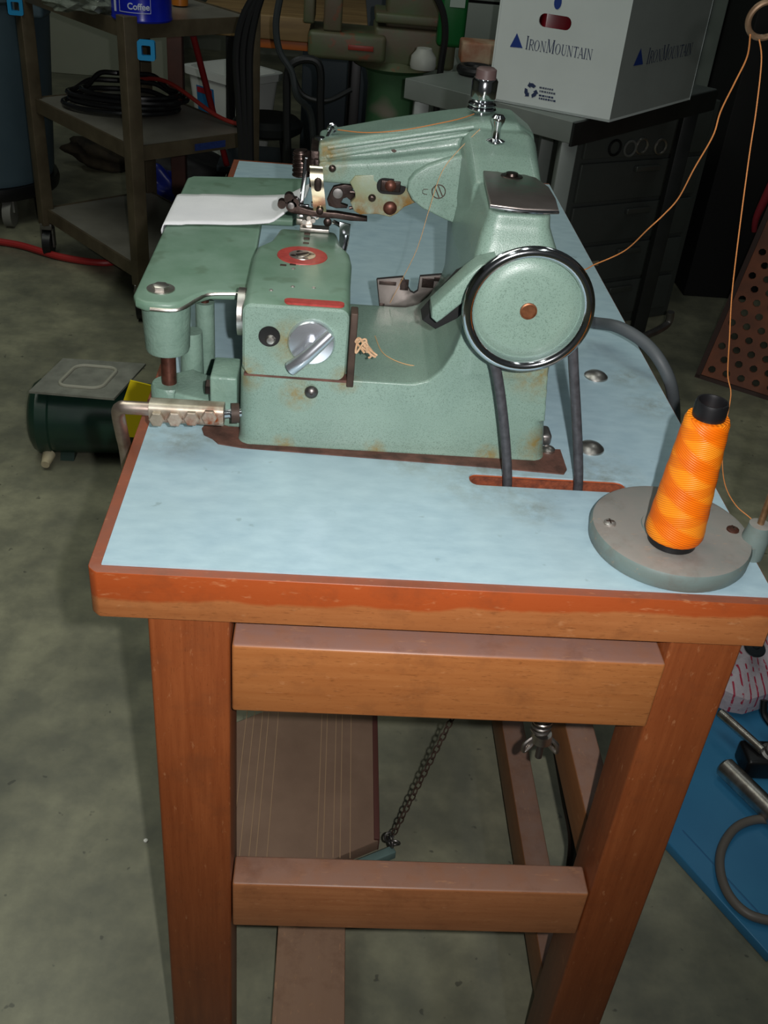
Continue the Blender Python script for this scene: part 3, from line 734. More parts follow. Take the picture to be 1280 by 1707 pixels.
# white elastic strip on cloth plate
W0, W1 = at(272, 375, Z=.8715), at(300, 325, Z=.8715); E0, E1 = at(492, 372, Z=.8755), at(520, 326, Z=.8755)
cb = bmesh.new(); rows = []
nx, ny = 30, 10
for i in range(nx + 4):
    row = []
    for j in range(ny + 1):
        v_ = j / ny
        if i < 3:
            a = W0.lerp(W1, v_); p = Vector((-.0150 - .0006 * i, a.y, .862 + .004 * i)) if i < 2 else Vector((-.0140, a.y, .8705))
        else:
            u = (i - 3) / nx
            lo = W0.lerp(E0, u); hi = W1.lerp(E1, u)
            pinch = max(0, u - .82) / .18
            p = lo.lerp(hi, v_ * (1 - .25 * pinch) + .16 * pinch)
            if u > .15: p.y += .003 * math.sin(u * 5)
            p.z = .8716 + .0012 * math.sin(v_ * PI) + .0045 * max(0, (u - .45) / .55) ** 1.5 * (1 + .9 * math.sin(v_ * PI * 2 + 1)) + .012 * pinch
            if u == 0: p.x = max(p.x, -.013)
        row.append(cb.verts.new(p))
    rows.append(row)
for a, d in zip(rows, rows[1:]):
    for j in range(ny): cb.faces.new((a[j], a[j + 1], d[j + 1], d[j]))
bmesh.ops.recalc_face_normals(cb, faces=cb.faces)
cs_ = obj('elastic_strip', cb, M['cloth'], angle=80); s_ = cs_.modifiers.new('thick', 'SOLIDIFY'); s_.thickness = .0011; s_.offset = 1
tag(cs_, 'white elastic fabric strip laid across the green cloth plate into the needle', 'fabric')

# beige knotted thread stub hanging on machine
random.seed(11)
kb = bmesh.new(); k0 = at(597, 572, Y=.176)
for k in range(5):
    pts = [k0 + Vector((random.uniform(-.003, .006) + .004 * i, random.uniform(-.004, .0), random.uniform(-.008, .006) - .0015 * i)) for i in range(4)]
    tube([k0 + Vector((-.001, 0, 0))] + pts, .0009, 6, bm=kb)
tag(obj('thread_tuft', kb, mat('beige_thread', 'c8a888', 'b08a66', rough=.9, scale=300)), 'knotted tuft of beige thread hanging on the front of the machine body', 'thread')

# ================================================================== THREAD STAND AND SPOOL
st = thing('thread_stand', 'round grey iron thread stand base with upright rod at the right front table corner', 'thread stand', (.4225, .066, ZT))
DC = Vector((.4325, .061, .7602))
obj('base_disc', lathe([(0, 0), (.0618, 0), (.063, .002), (.0635, .012), (.062, .015), (.0585, .016), (.024, .016), (.0235, .0172), (0, .0172)], DC, seg=72), M['stand'], st)
for (px, py, mm) in ((1016, 873, M['screw']), (1221, 884, M['copper'])):
    q = at(px, py, Z=.776); b = bmesh.new(); lathe([(0, 0), (.005, 0), (.0048, .0012), (.003, .0022), (0, .0024)], (q.x, q.y, .7762), seg=24, bm=b)
    s1 = obj('screw', b, mm, st)
    b = bmesh.new(); box(q.x - .0032, q.x + .0032, q.y - .0005, q.y + .0005, .7785, .7789, bm=b); box(q.x - .0005, q.x + .0005, q.y - .0032, q.y + .0032, .7785, .7789, bm=b); obj('slot_line', b, M['brown_metal'], s1)
obj('spindle', cyl((.4268, .0415, .776), (.4268, .0415, .88), .003), M['steel'], st)
rb = Vector((.4975, .052, ZT))
b = bmesh.new(); lathe([(0, .0), (.010, 0), (.0105, .018), (.009, .024), (.0085, .030), (0, .031)], rb, seg=28, bm=b); prism([(.47, .04), (.4975, .042), (.4975, .062), (.47, .07)], .7605, .773, 'z', bm=b)
obj('rod_socket', b, M['stand'], st)
RC = at(1277, 33, Y=.052)
b = bmesh.new(); cyl(rb + Vector((0, 0, .02)), rb + Vector((0, 0, .40)), .0026, bm=b)
tube([rb + Vector((0, 0, .395)), rb + Vector((.002, 0, .402)), rb + Vector((-.006, 0, .402)), Vector((RC.x + .045, .052, RC.z + .012)), Vector((RC.x + .0125, .052, RC.z))], .002, 10, bm=b)
obj('rod', b, mat('rusty_rod', 'a08060', '7a5a3c', rough=.4, metal=.7, scale=100), st)
obj('guide_ring', torus(RC, (0, 1, .25), .0102, .0018, 40, 10), mat('worn_ring', '8c745c', '66503c', rough=.35, metal=.6, scale=80), st, label='loop of wire guiding the thread')

SP = Vector((.4268, .0415, .7775))
spn = thing('thread_spool', 'tall cone of bright orange thread on a black tube, on the grey stand', 'spool', SP)
spn_t = SP
obj('tube_core', lathe([(0.004, 0), (.0185, 0), (.0185, .003), (.0180, .006), (.0118, .108), (.0118, .119), (.0112, .1215), (.0100, .1215), (.0094, .119), (.0094, .09), (.004, .09)], SP, seg=48), M['black'], spn, label='black plastic tube')
n = NT('orange_thread'); tc = n.n('ShaderNodeTexCoord').outputs['Object']
sx = n.n('ShaderNodeSeparateXYZ'); n.l(tc, sx.inputs[0])
an = n.math('ARCTAN2', sx.outputs[1], sx.outputs[0])
def stripes(sgn, fr, zf):
    v_ = n.math('SINE', n.math('ADD', n.math('MULTIPLY', sx.outputs[2], zf), n.math('MULTIPLY', an, sgn * fr)), 0); return v_
s1 = stripes(2, 1, 2 * PI / .030); s2 = stripes(-1, 1, 2 * PI / .024); f1 = stripes(8, 3, 3600); f2 = stripes(-8, 3, 3600)
c = n.mix(n.ramp(s1, -.4, .4), srgb('e86e06'), srgb('f48c18')); c = n.mix(n.ramp(s2, .2, .6, 0, .55), c, srgb('d86002'))
fine = n.mix(n.ramp(s1, -.1, .1), f1, f2)
c = n.mix(n.ramp(fine, .3, 1, 0, .35), c, srgb('c44c02'))
n.l(c, n.b.inputs['Base Color']); n.b.inputs['Roughness'].default_value = .42; n.b.inputs['Specular IOR Level'].default_value = .25
n.bump(fine, .35, .0006)
pf = [(.014, .0065), (.0212, .007), (.0222, .010)]
for k in range(1, 19): pf.append((.0222 - (.0222 - .0162) * k / 18 + .0002 * math.sin(k * 2.1), .010 + k * .096 / 18))
pf += [(.0150, .1090), (.0125, .1092)]
obj('wound_thread', lathe(pf, SP, seg=64), n.m, spn)

thm = mat('orange_thread_line', 'b0703a', rough=.6); thm2 = mat('pale_thread_line', 'bf9668', rough=.7)
ya = .075
t1 = tube([RC + Vector((-.001, 0, -.0105)), at(1269, 103, Y=.053), at(1260, 186, Y=.054), at(1249, 258, Y=.056), at(1232, 386, Y=.06), at(1220, 489, Y=.066), at(1216, 560, Y=.07), at(1213, 624, Y=ya), at(1218, 658, Y=ya), at(1209, 712, Y=ya), at(1204, 767, Y=ya), at(1209, 810, Y=ya), at(1227, 843, Y=.07), at(1254, 867, Y=.06), at(1272, 895, Y=.05), at(1276, 912, Y=.045)], .00042, 6)
tag(obj('thread_line', t1, thm), 'thin orange thread dropping from the wire ring behind the spool', 'thread')
t2 = tube([RC + Vector((-.007, 0, -.0085)), at(1245, 95, Y=.062), at(1224, 139, Y=.07), at(1201, 186, Y=.08), at(1188, 227, Y=.085), at(1157, 281, Y=.1), at(1131, 330, Y=.12), at(1106, 358, Y=.13), at(1080, 382, Y=.14), at(1041, 418, Y=.17), at(991, 441, Y=.19), at(970, 450, Y=.2), at(930, 445, Y=.2)], .0005, 6)
tag(obj('thread_line', t2, thm), 'orange thread swooping from the wire ring to the back of the handwheel', 'thread')
t3 = tube([at(561, 216, Y=.375), at(610, 221, Y=.358), at(670, 217, Y=.352), at(735, 205, Y=.352), at(770, 197, Y=.36), at(790, 190, Y=.374)], .0005, 6)
tag(obj('thread_line', t3, thm), 'orange thread stretched along the top of the arm to the tension knob', 'thread')
t4 = tube([at(800, 215, Y=.332), at(760, 255, Y=.329), at(735, 290, Y=.325), at(715, 350, Y=.322), at(695, 415, Y=.325), at(668, 470, Y=.335), at(650, 505, Y=.343)], .0003, 6)
tag(obj('thread_line', t4, thm2), 'fine pale thread hanging across the round bracket to the notched plate', 'thread')
t5 = tube([at(625, 560, Z=.8288), at(640, 590, Z=.8288), at(680, 608, Z=.8288), at(715, 606, Z=.8288), at(748, 580, Z=.832)], .0004, 6)
tag(obj('thread_line', t5, thm2), 'fine pale thread curled on the green machine bed', 'thread')

# grey hose curving over the right table edge
hz = tube([at(880, 520, Y=.31), at(935, 522, Y=.33), at(985, 537, Z=.785), at(1030, 545, Z=.80), at(1075, 572, Z=.795), at(1105, 610, Z=.78), at(1121, 655, Z=.75), at(1124, 720, Z=.68), at(1118, 790, Z=.60)], .0065, 12)
tag(obj('power_cable', hz, mat('grey_cable', '4e5356', rough=.55)), 'thick grey cable curving from behind the handwheel over the right table edge', 'cable')

# ================================================================== BACKGROUND
dim = lambda name, a, b=None, **k: mat(name, a, b, **k)
# motor on the floor, left of the table
fm = thing('floor_motor', 'dark green electric motor lying on the concrete left of the table', 'motor', (-.33, 1.42, 0))
gm = mat('dark_green_enamel', '1d3a2c', '16302a', rough=.35, scale=20)
c0 = Vector((-.482, 1.385, .084)); c1 = Vector((-.10, 1.41, .084))
obj('motor_body', lathe([(0, 0), (.06, 0), (.074, .008), (.0825, .020), (.0825, .044), (.079, .048), (.078, .33), (.082, .334), (.082, .35), (.06, .37), (0, .37)], c0, c1 - c0, 40), gm, fm)
for x in (-.42, -.20): obj('foot', prism([(-.06 + 1.40, 0), (.06 + 1.40, 0), (.03 + 1.40, .04), (-.03 + 1.40, .04)], x, x + .03, 'x'), gm, fm)
obj('terminal_cover', cyl((-.44, 1.33, .02), (-.44, 1.295, .015), .014, .009, seg=20), mat('cream_plastic', 'cdc3a4', 'a89a78', rough=.6), fm, label='cream plastic knob')
yl = bmesh.new(); q = at(240, 615, Y=1.38)
prism([(q.x - .035, .17), (q.x - .012, .235), (q.x + .035, .225), (q.x + .028, .17), (q.x + .0, .10), (q.x - .035, .10), (q.x - .038, .15)], 1.29, 1.294, 'y', bm=yl)
tag(obj('yellow_tag', yl, mat('yellow_tag_plastic', 'ffe40a', rough=.6)), 'yellow plastic tag standing beside the green floor motor', 'tag')
pc = [at(48, 652, Z=.178), at(190, 664, Z=.178), at(243, 606, Z=.178), at(105, 597, Z=.178)]
b = bmesh.new(); top = [b.verts.new(p) for p in pc]; f_ = b.faces.new(top)
ex = bmesh.ops.extrude_face_region(b, geom=[f_]); bmesh.ops.translate(b, verts=[e for e in ex['geom'] if isinstance(e, bmesh.types.BMVert)], vec=(0, 0, -.005)); bmesh.ops.recalc_face_normals(b, faces=b.faces)
pt = thing('steel_plate', 'flat grey steel plate with a rounded outline resting on the green floor motor', 'plate', pc[0])
obj('sheet', b, mat('grey_sheet_steel', '94958a', '7c7d74', rough=.5, metal=.15, scale=30), pt)
cc = sum(pc, Vector()) / 4
ring = []
for (u, w_) in rrect(-.42, .42, -.5, .5, .2, 5):
    ring.append(cc + (pc[1] - pc[0]) * u * .62 + (pc[3] - pc[0]) * w_ * .62 + Vector((0, 0, .0015)))
obj('raised_outline', tube(ring, .004, 8, closed=True, smooth=False), mat('pale_scrape', 'a3a293', rough=.6), pt)
tag(obj('floor_crumb', lathe([(0, 0), (.003, 0), (.003, .002), (0, .003)], at(243, 1402, Z=.0), seg=10), mat('white_bit', 'e8e8e0', rough=.7)), 'tiny white bead on the concrete beside the left table leg', 'bead')

# steel cart
ctm = mat('brown_steel_frame', '6a5f4c', '544a3a', rough=.5, metal=.4, scale=15); cts = mat('dull_shelf_steel', '8e8b82', '77746b', rough=.38, metal=.25, scale=8)
C0 = Vector((-.372, 2.125)); U = Vector((-.371, .446)); V_ = Vector((.28, .25))
k = thing('steel_cart', 'three-shelf dull brown steel utility cart with casters at the upper left', 'cart', (C0.x, C0.y, 0))
def cpt(u, v, z): return Vector((C0.x + U.x * u + V_.x * v, C0.y + U.y * u + V_.y * v, z))
for z in (.15, .477, .772):
    b = bmesh.new(); P = [(cpt(u, v, 0).x, cpt(u, v, 0).y) for u, v in ((0, 0), (1, 0), (1, 1), (0, 1))]
    prism(P, z - .006, z, 'z', bm=b); s = obj('shelf', b, cts, k)
    b = bmesh.new()
    for (a, d) in (((0, 0), (1, 0)), ((1, 0), (1, 1)), ((1, 1), (0, 1)), ((0, 1), (0, 0))):
        p, q = cpt(*a, z - .018), cpt(*d, z - .018); dd = (q - p).normalized(); nn = Vector((-dd.y, dd.x, 0))
        box(0, (q - p).length, -.004, .004, -.018, .020, 0, bm=b, mtx=Matrix([[dd.x, nn.x, 0, p.x], [dd.y, nn.y, 0, p.y], [0, 0, 1, p.z], [0, 0, 0, 1]]))
    obj('shelf_rim', b, ctm, s)
for (u, v) in ((0, 0), (1, 0), (1, 1), (0, 1)):
    p = cpt(u, v, 0); dd = U.normalized(); b = bmesh.new()
    box(-.019, .019, -.019, .019, .10, .79, .002, bm=b, mtx=Matrix([[dd.x, -dd.y, 0, p.x], [dd.y, dd.x, 0, p.y], [0, 0, 1, 0], [0, 0, 0, 1]]))
    obj('leg', b, ctm, k)
    b = bmesh.new(); cyl((p.x - .012, p.y, .04), (p.x + .012, p.y, .04), .04, bm=b); cs = obj('caster', b, M['black'], k)
    b = bmesh.new(); box(p.x - .018, p.x + .018, p.y - .015, p.y + .015, .085, .105, .002, bm=b); box(p.x - .02, p.x - .015, p.y - .012, p.y + .012, .03, .09, bm=b); box(p.x + .015, p.x + .02, p.y - .012, p.y + .012, .03, .09, bm=b); obj('fork', b, M['steel'], cs)
bl = mat('bright_blue_plastic', '1f8ec8', rough=.4)
for (u, v, lab) in ((-.03, 0, 'bright blue square clip on the front corner post of the steel cart'), (1.03, -.02, 'bright blue clip on the far left post of the steel cart')):
    p = cpt(u, v, .715) + Vector((.040 if u < .5 else .0, -.024, 0)); b = bmesh.new()
    prism(rrect(p.x - .020, p.x + .022, .700, .745, .006), p.y - .012, p.y + .004, 'y', holes=[rrect(p.x - .010, p.x + .012, .711, .734, .003)], bm=b)
    tag(obj('blue_clip', b, bl), lab, 'clip')
# things on the cart
p = cpt(.12, .35, .774); cn = thing('coffee_can', 'blue coffee can standing on the top shelf of the steel cart', 'can', p)
q = at(237, 31, Z=.774); cn.location = q; WL[cn.name] = q.copy(); blue = mat('coffee_can_blue', '1424b0', '101c98', rough=.25)
obj('can_body', lathe([(0, 0), (.073, 0), (.075, .004), (.0735, .01), (.0735, .155), (.075, .16), (0, .16)], q, seg=48), blue, cn)
def wrap(b, cx, cy, r):  # bend flat lettering (x = arc length, z up) round the can
    for v in b.verts:
        a = v.co.x / r; rr = r - v.co.y; v.co = Vector((cx + rr * math.sin(a), cy - rr * math.cos(a), v.co.z))
    return b
wm = mat('white_print', 'c8d0e8', rough=.5)
b = text_bm('Coffee', .020, (-.022, 0, q.z + .030), (1, 0, 0), (0, 0, 1), bold=.0004); wrap(b, q.x, q.y, .0742); obj('lettering', b, wm, cn)
b = bmesh.new()
for (x0, x1, z0, z1) in ((-.045, .035, .022, .0232), (-.045, -.0438, .022, .06), (.034, .035, .022, .06)):
    n_ = 12
    for i in range(n_):
        box(x0 + (x1 - x0) * i / n_, x0 + (x1 - x0) * (i + 1) / n_, -.0004, .0, q.z + z0, q.z + z1, bm=b)
wrap(b, q.x, q.y, .0742); obj('label_line', b, wm, cn)
b = bmesh.new(); box(-.066, -.057, -.0004, 0, q.z + .02, q.z + .075, .0, bm=b); wrap(b, q.x, q.y, .0742); obj('label_line', b, wm, cn)
# crumpled clear bag on the cart top
random.seed(5); b = bmesh.new(); bmesh.ops.create_icosphere(b, subdivisions=3, radius=1)
bc = at(135, 5, Z=.79)
for v in b.verts:
    r = 1 + .28 * math.sin(7 * v.co.x + 3 * v.co.y) * math.cos(6 * v.co.y + 4 * v.co.z) + random.uniform(-.08, .08)
    v.co = Vector((bc.x + v.co.x * .085 * r, bc.y + v.co.y * .07 * r, max(.7735, .795 + v.co.z * .028 * r)))
tag(obj('plastic_bag', b, mat('clear_crumpled_plastic', 'a8b0a4', '6a7268', rough=.12, scale=40, bump=.9, bscale=60, trans=.45), angle=15), 'crumpled clear plastic bag beside the blue coffee can', 'bag')
q = at(300, 8, Z=.776); b = lathe([(0, 0), (.022, 0), (.022, .07), (.012, .085), (0, .086)], q, seg=24)
tag(obj('orange_bottle', b, mat('orange_plastic', 'b0661a', rough=.4)), 'small orange bottle right of the blue coffee can', 'bottle')
# coil of black hose on the middle shelf
b = bmesh.new(); cx = cpt(.62, .45, .49)
for i, (rx, ry, dz) in enumerate(((.165, .10, 0), (.155, .095, .014), (.17, .09, .028), (.14, .085, .04))):
    pts = [(cx.x + rx * math.cos(t * PI / 8) + .01 * i, cx.y + ry * math.sin(t * PI / 8), .49 + dz + (.03 if 2 < t < 7 else 0) * (i / 3)) for t in range(16)]
    tube(pts, .0075, 8, closed=True, bm=b)
tag(obj('black_hose', b, mat('glossy_black_hose', '18181a', rough=.22)), 'coil of glossy black hose on the middle shelf of the cart', 'hose')
b = tube([cpt(.8, .7, .53), cpt(.5, .75, .56), cpt(.2, .9, .50), cpt(.05, 1.0, .487)], .006, 8)
tag(obj('red_cable', b, mat('red_cord_plastic', '9c3028', rough=.5)), 'red cord trailing behind the black hose coil', 'cord')
p = cpt(-.02, .66, .462); b = bmesh.new(); dd = V_.normalized()
box(-.05, .05, -.0015, .0, -.009, .009, bm=b, mtx=Matrix([[dd.x, -dd.y, 0, cpt(0, .62, 0).x + .006], [dd.y, dd.x, 0, cpt(0, .62, 0).y - .008], [0, 0, 1, .459], [0, 0, 0, 1]]))
tag(obj('shelf_label', b, mat('dark_blue_label', '283c78', '1c2c60', rough=.4, scale=200)), 'dark blue label strip on the right edge of the middle cart shelf', 'label')
# trash can on dolly, far left
tcn = thing('trash_can', 'large blue-grey plastic trash can on a caster dolly behind the cart', 'trash can', (-1.06, 2.98, 0))
tm = mat('blue_grey_plastic', '4f6470', '465a66', rough=.5, scale=6)
obj('can_body', lathe([(0, 0), (.235, 0), (.24, .02), (.275, .55), (.29, .56), (.29, .62), (.30, .625), (.30, .66), (.28, .66), (.265, .60), (0, .58)], (-1.06, 2.98, .135), seg=48), tm, tcn)
obj('can_handle', box(-.84, -.74, 2.75, 2.86, .66, .74, .012), tm, tcn)
dy = obj('dolly', lathe([(0, 0), (.25, 0), (.255, .02), (.25, .04), (0, .04)], (-1.06, 2.98, .093), seg=40), M['black'], tcn)
for (dx, dyy) in ((.13, -.17), (-.15, -.15), (.12, .16)):
    b = bmesh.new(); cyl((-1.06 + dx - .014, 2.98 + dyy, .045), (-1.06 + dx + .014, 2.98 + dyy, .045), .045, bm=b); box(-1.06 + dx - .02, -1.06 + dx + .02, 2.98 + dyy - .01, 2.98 + dyy + .01, .05, .094, bm=b)
    obj('caster', b, mat('grey_caster', '7a7a74', rough=.5), tcn)
tag(obj('floor_hose', tube([at(-40, 398, Z=.012), at(30, 408, Z=.012), at(100, 428, Z=.012), at(170, 438, Z=.012), at(215, 432, Z=.012), at(270, 425, Z=.012)], .011, 10), mat('red_rubber_hose', 'a82c2c', rough=.45)), 'red hose lying on the floor below the steel cart', 'hose')
# black and blue bags behind the lower shelf
def blob(c, s, amp, seed, m, name, label, cat):
    random.seed(seed); b = bmesh.new(); bmesh.ops.create_icosphere(b, subdivisions=4, radius=1)
    for v in b.verts:
        r = 1 + amp * math.sin(3.1 * v.co.x + seed) * math.cos(4.3 * v.co.y + 1.7 * v.co.z) + amp * .4 * math.sin(9 * v.co.z + 5 * v.co.x)
        v.co = Vector((c[0] + v.co.x * s[0] * r, c[1] + v.co.y * s[1] * r, max(c[2] - s[2] * .8, c[2] + v.co.z * s[2] * r)))
    return tag(obj(name, b, m, angle=60), label, cat)
q = at(306, 305, Z=.05); blob((q.x, q.y, .085), (.17, .10, .09), .15, 3, mat('black_nylon', '0e0d0f', '161416', rough=.6, scale=9), 'black_bag', 'slumped black bag on the floor behind the steel cart', 'bag')
q = at(268, 290, Z=.13); blob((q.x, q.y - .03, .085), (.07, .05, .08), .2, 8, mat('royal_blue_plastic', '1c2c8c', rough=.35), 'blue_bag', 'small royal blue bag in front of the slumped black bag', 'bag')
q = at(110, 290, Z=.05); blob((q.x + .1, q.y + .3, .06), (.14, .1, .07), .3, 5, mat('dim_brown_cloth', '4a4030', '2e2820', rough=.9), 'brown_rag', 'crumpled brown rag on the floor under the cart', 'rag')
# white bin
bn = thing('white_bin', 'white plastic bin with a blue and red label on its side', 'bin', (-.27, 3.62, 0))
bm_ = mat('white_bin_plastic', 'eef2ee', 'e4e8e4', rough=.45, scale=5)
def rs(x0, x1, y0, y1, z, r): return [(x, y, z) for x, y in rrect(x0, x1, y0, y1, r, 6)]
B = (-.42, -.12, 3.45, 3.71)
def shrink(d, z, r=.04): return rs(B[0] + d, B[1] - d, B[2] + d, B[3] - d, z, r)
binrot = Matrix.Translation((-.265, 3.66, 0)) @ Matrix.Rotation(math.radians(-42), 4, 'Z') @ Matrix.Translation((.27, -3.58, 0))
b = loft([shrink(.045, .0), shrink(.04, .01), shrink(.006, .36), shrink(-.006, .365), shrink(-.008, .392), shrink(.012, .392), shrink(.016, .34), shrink(.05, .02)])
bmesh.ops.transform(b, matrix=binrot, verts=b.verts); obj('bin_shell', b, bm_, bn)
def onbin(u0, u1, z0, z1, off, m, name, pr=bn):
    b = bmesh.new(); th = lambda z: .04 - .034 * z / .36
    vs = [(B[0] + .06 + u0, B[2] + th(z0) - off, z0), (B[0] + .06 + u1, B[2] + th(z0) - off, z0), (B[0] + .06 + u1, B[2] + th(z1) - off, z1), (B[0] + .06 + u0, B[2] + th(z1) - off, z1)]
    f = b.faces.new([b.verts.new(v) for v in vs]); ex = bmesh.ops.extrude_face_region(b, geom=[f])
    bmesh.ops.translate(b, verts=[e for e in ex['geom'] if isinstance(e, bmesh.types.BMVert)], vec=(0, .0012, 0)); bmesh.ops.recalc_face_normals(b, faces=b.faces)
    bmesh.ops.transform(b, matrix=binrot, verts=b.verts); return obj(name, b, m, pr)
lbl = onbin(.01, .11, .17, .33, .0015, mat('blue_label_print', '2a7cb8', '2470a8', rough=.4), 'label_sticker')
onbin(.015, .10, .305, .325, .0025, mat('red_label_print', 'b02838', rough=.4), 'label_red', bn)
onbin(.055, .11, .17, .215, .0025, mat('pale_label_print', 'c8ccc8', '8a7a60', rough=.5, scale=120), 'label_panel', bn)
# leaning red pole
tag(obj('red_pole', cyl(at(322, 60, Y=2.62), at(378, 275, Y=2.75), .0095, seg=14), mat('red_painted_rod', '8c2024', rough=.4)), 'thin red rod leaning in front of the white bin', 'rod')
tag(obj('brown_post', box(-.42, -.37, 3.02, 3.07, 0, .676, .004), mat('reddish_brown_post', '5a3830', '48302a', rough=.7, scale=10)), 'reddish brown upright post left of the white bin', 'post')

# wooden workbench in the middle distance with olive machine
wbk = thing('work_bench', 'thick butcher-block workbench with black steel legs in the dark background', 'workbench', (.05, 2.9, 0))
obj('bench_top', box(-.26, .225, 2.62, 3.3, .68, .745, .004), mat('old_butcher_block', '8a7048', '6e5636', rough=.6, scale=6, vec=(1, 8, 8)), wbk)
obj('rail', box(-.12, .20, 2.63, 2.65, .655, .679, .002), mat('orange_rail', 'a8581c', rough=.5), wbk)
for x in (-.145, .185): obj('leg', box(x, x + .03, 2.66, 2.69, 0, .679, .002), M['black'], wbk)
for x in (-.25, .18): obj('leg', box(x, x + .03, 3.24, 3.27, 0, .679, .002), M['black'], wbk)
obj('shelf', box(-.26, .20, 3.0, 3.3, .18, .20, .002), mat('dark_blue_grey', '2c363c', rough=.5), wbk)
# olive vise/press on pedestal
pv = thing('pedestal_vise', 'olive green machine vise on a round green pedestal behind the sewing machine', 'vise', (.31, 2.6, 0))
om = mat('chipped_olive_paint', '515f42', '5e5040', rough=.5, scale=12, bump=.3, bscale=60, speck=(25, .64, '8a3a24', .5))
gp = mat('chipped_green_column', '486e4c', '386040', rough=.4, scale=5, speck=(6, .60, '8a7a74', .7))
obj('pedestal', lathe([(0, 0), (.16, 0), (.16, .02), (.09, .05), (.078, .10), (.076, .6), (.085, .64), (.12, .655), (0, .655)], (.31, 2.55, 0), seg=40), gp, pv)
b = bmesh.new(); box(.06, .275, 2.42, 2.60, .675, .745, .012, bm=b); box(.24, .47, 2.45, 2.62, .665, .765, .012, bm=b); box(.24, .46, 2.44, 2.60, .775, .80, .006, bm=b); box(.27, .43, 2.47, 2.58, .76, .90, .01, bm=b); lathe([(0, 0), (.12, 0), (.10, .02), (0, .02)], (.31, 2.55, .6551), seg=32, bm=b)
obj('vise_body', b, om, pv)
b = bmesh.new(); box(.045, .075, 2.43, 2.57, .76, .86, .006, bm=b); box(.10, .15, 2.43, 2.55, .745, .88, .006, bm=b); obj('jaw', b, om, pv)
obj('red_band', box(.17, .24, 2.4165, 2.4205, .705, .718, .001), mat('red_stripe', '8a2a1c', rough=.4), pv)
# stool and chair frames
bk = mat('black_stool', '161a1c', rough=.5)
SQ = at(447, 190, Z=.42)
sk = thing('black_stool', 'round black stool with splayed tubular legs in the dark behind the table', 'stool', (SQ.x, SQ.y, 0))
obj('seat', lathe([(0, 0), (.09, 0), (.11, .012), (.115, .035), (.095, .052), (0, .058)], (SQ.x, SQ.y, .36), seg=40), bk, sk)
for a in (45, 135, 225, 315):
    ca, sa = math.cos(math.radians(a)), math.sin(math.radians(a))
    obj('leg', tube([(SQ.x + .07 * ca, SQ.y + .07 * sa, .365), (SQ.x + .14 * ca, SQ.y + .14 * sa, .012)], .011, 10, smooth=False), bk, sk)
obj('foot_ring', torus((SQ.x, SQ.y, .16), (0, 0, 1), .112, .008, 40, 8), M['steel'], sk)
ck = mat('black_wire_chair', '121416', rough=.45)
hk_ = thing('wire_chair', 'black tubular chair frame with crossed wires beside the green pedestal', 'chair', (.11, 2.2, 0))
obj('frame', tube([at(480, 270, Y=2.3), at(478, 180, Y=2.3), at(484, 110, Y=2.3), at(530, 106, Y=2.3), at(534, 180, Y=2.3), at(536, 270, Y=2.3)], .011, 10), ck, hk_)
obj('cross_wire', tube([at(486, 120, Y=2.31), at(505, 158, Y=2.31), at(545, 168, Y=2.31), at(585, 150, Y=2.34)], .007, 8), ck, hk_)
for (a, d) in (((478, 240), (1, 1)), ((536, 240), (1, 1))):
    p = at(a[0], a[1], Y=2.3); obj('leg', cyl((p.x, 2.3, 0.0), (p.x, 2.3, p.z), .011, seg=12), ck, hk_)
# back cabinets, dark blue grey
tag(obj('dark_cabinet', box(.0, .62, 3.75, 4.2, 0, .72, .006), mat('dark_blue_grey_steel', '3a444c', '323c44', rough=.5, scale=4)), 'low blue-grey steel cabinet standing behind the green pedestal', 'cabinet')
tag(obj('pale_panel', box(-1.6, -.75, 5.2, 5.25, .0, 1.0, .004), mat('pale_green_panel', 'aeb2a0', 'a4a897', rough=.7, scale=3)), 'pale green-grey panel standing on the floor behind the cart', 'panel')
# black cables hanging
cb_ = mat('black_cable', '17181a', rough=.35)
for i, (dx, w) in enumerate(((0, 0), (9, 6), (18, 10))):
    pts = [at(432 - dx * .2 + i * 6, -20, Y=1.9), at(405 + i * 10, 30, Y=1.9), at(394 + i * 11, 90, Y=1.9), at(398 + i * 9, 170, Y=1.9), at(403 + i * 7, 250, Y=1.9), at(404 + i * 7, 330, Y=1.9), at(402 + i * 7, 480, Y=1.9)]
    P = [Vector(p) for p in pts]; P[-1].z = .012
    tag(obj('hanging_cable', tube(P, .009, 10), cb_), ('left', 'middle', 'right')[i] + 'most of three black cables hanging together in front of the white bin' if i != 1 else 'middle one of three black cables hanging together in front of the white bin', 'cable', 'black hanging cables')
tag(obj('grey_cable', tube([at(468, -10, Y=2.0), at(460, 40, Y=2.0), at(466, 85, Y=2.0), at(486, 120, Y=2.0), at(495, 160, Y=2.0), at(520, 200, Y=2.05), at(520, 330, Y=2.1), at(520, 330, Y=2.1) * 1 - Vector((0, 0, at(520, 330, Y=2.1).z - .012))], .008, 8), mat('dull_grey_cable', '2c3234', rough=.5)), 'dull grey cable drooping past the olive vise', 'cable')
tag(obj('black_power_cable', tube([at(722, -15, Y=2.2), at(738, 20, Y=2.2), at(742, 60, Y=2.2), at(735, 110, Y=2.2), at(729, 160, Y=2.2), at(726, 230, Y=2.2), at(724, 330, Y=2.2)], .0085, 8), cb_), 'black cord hanging right of the green pedestal', 'cord')

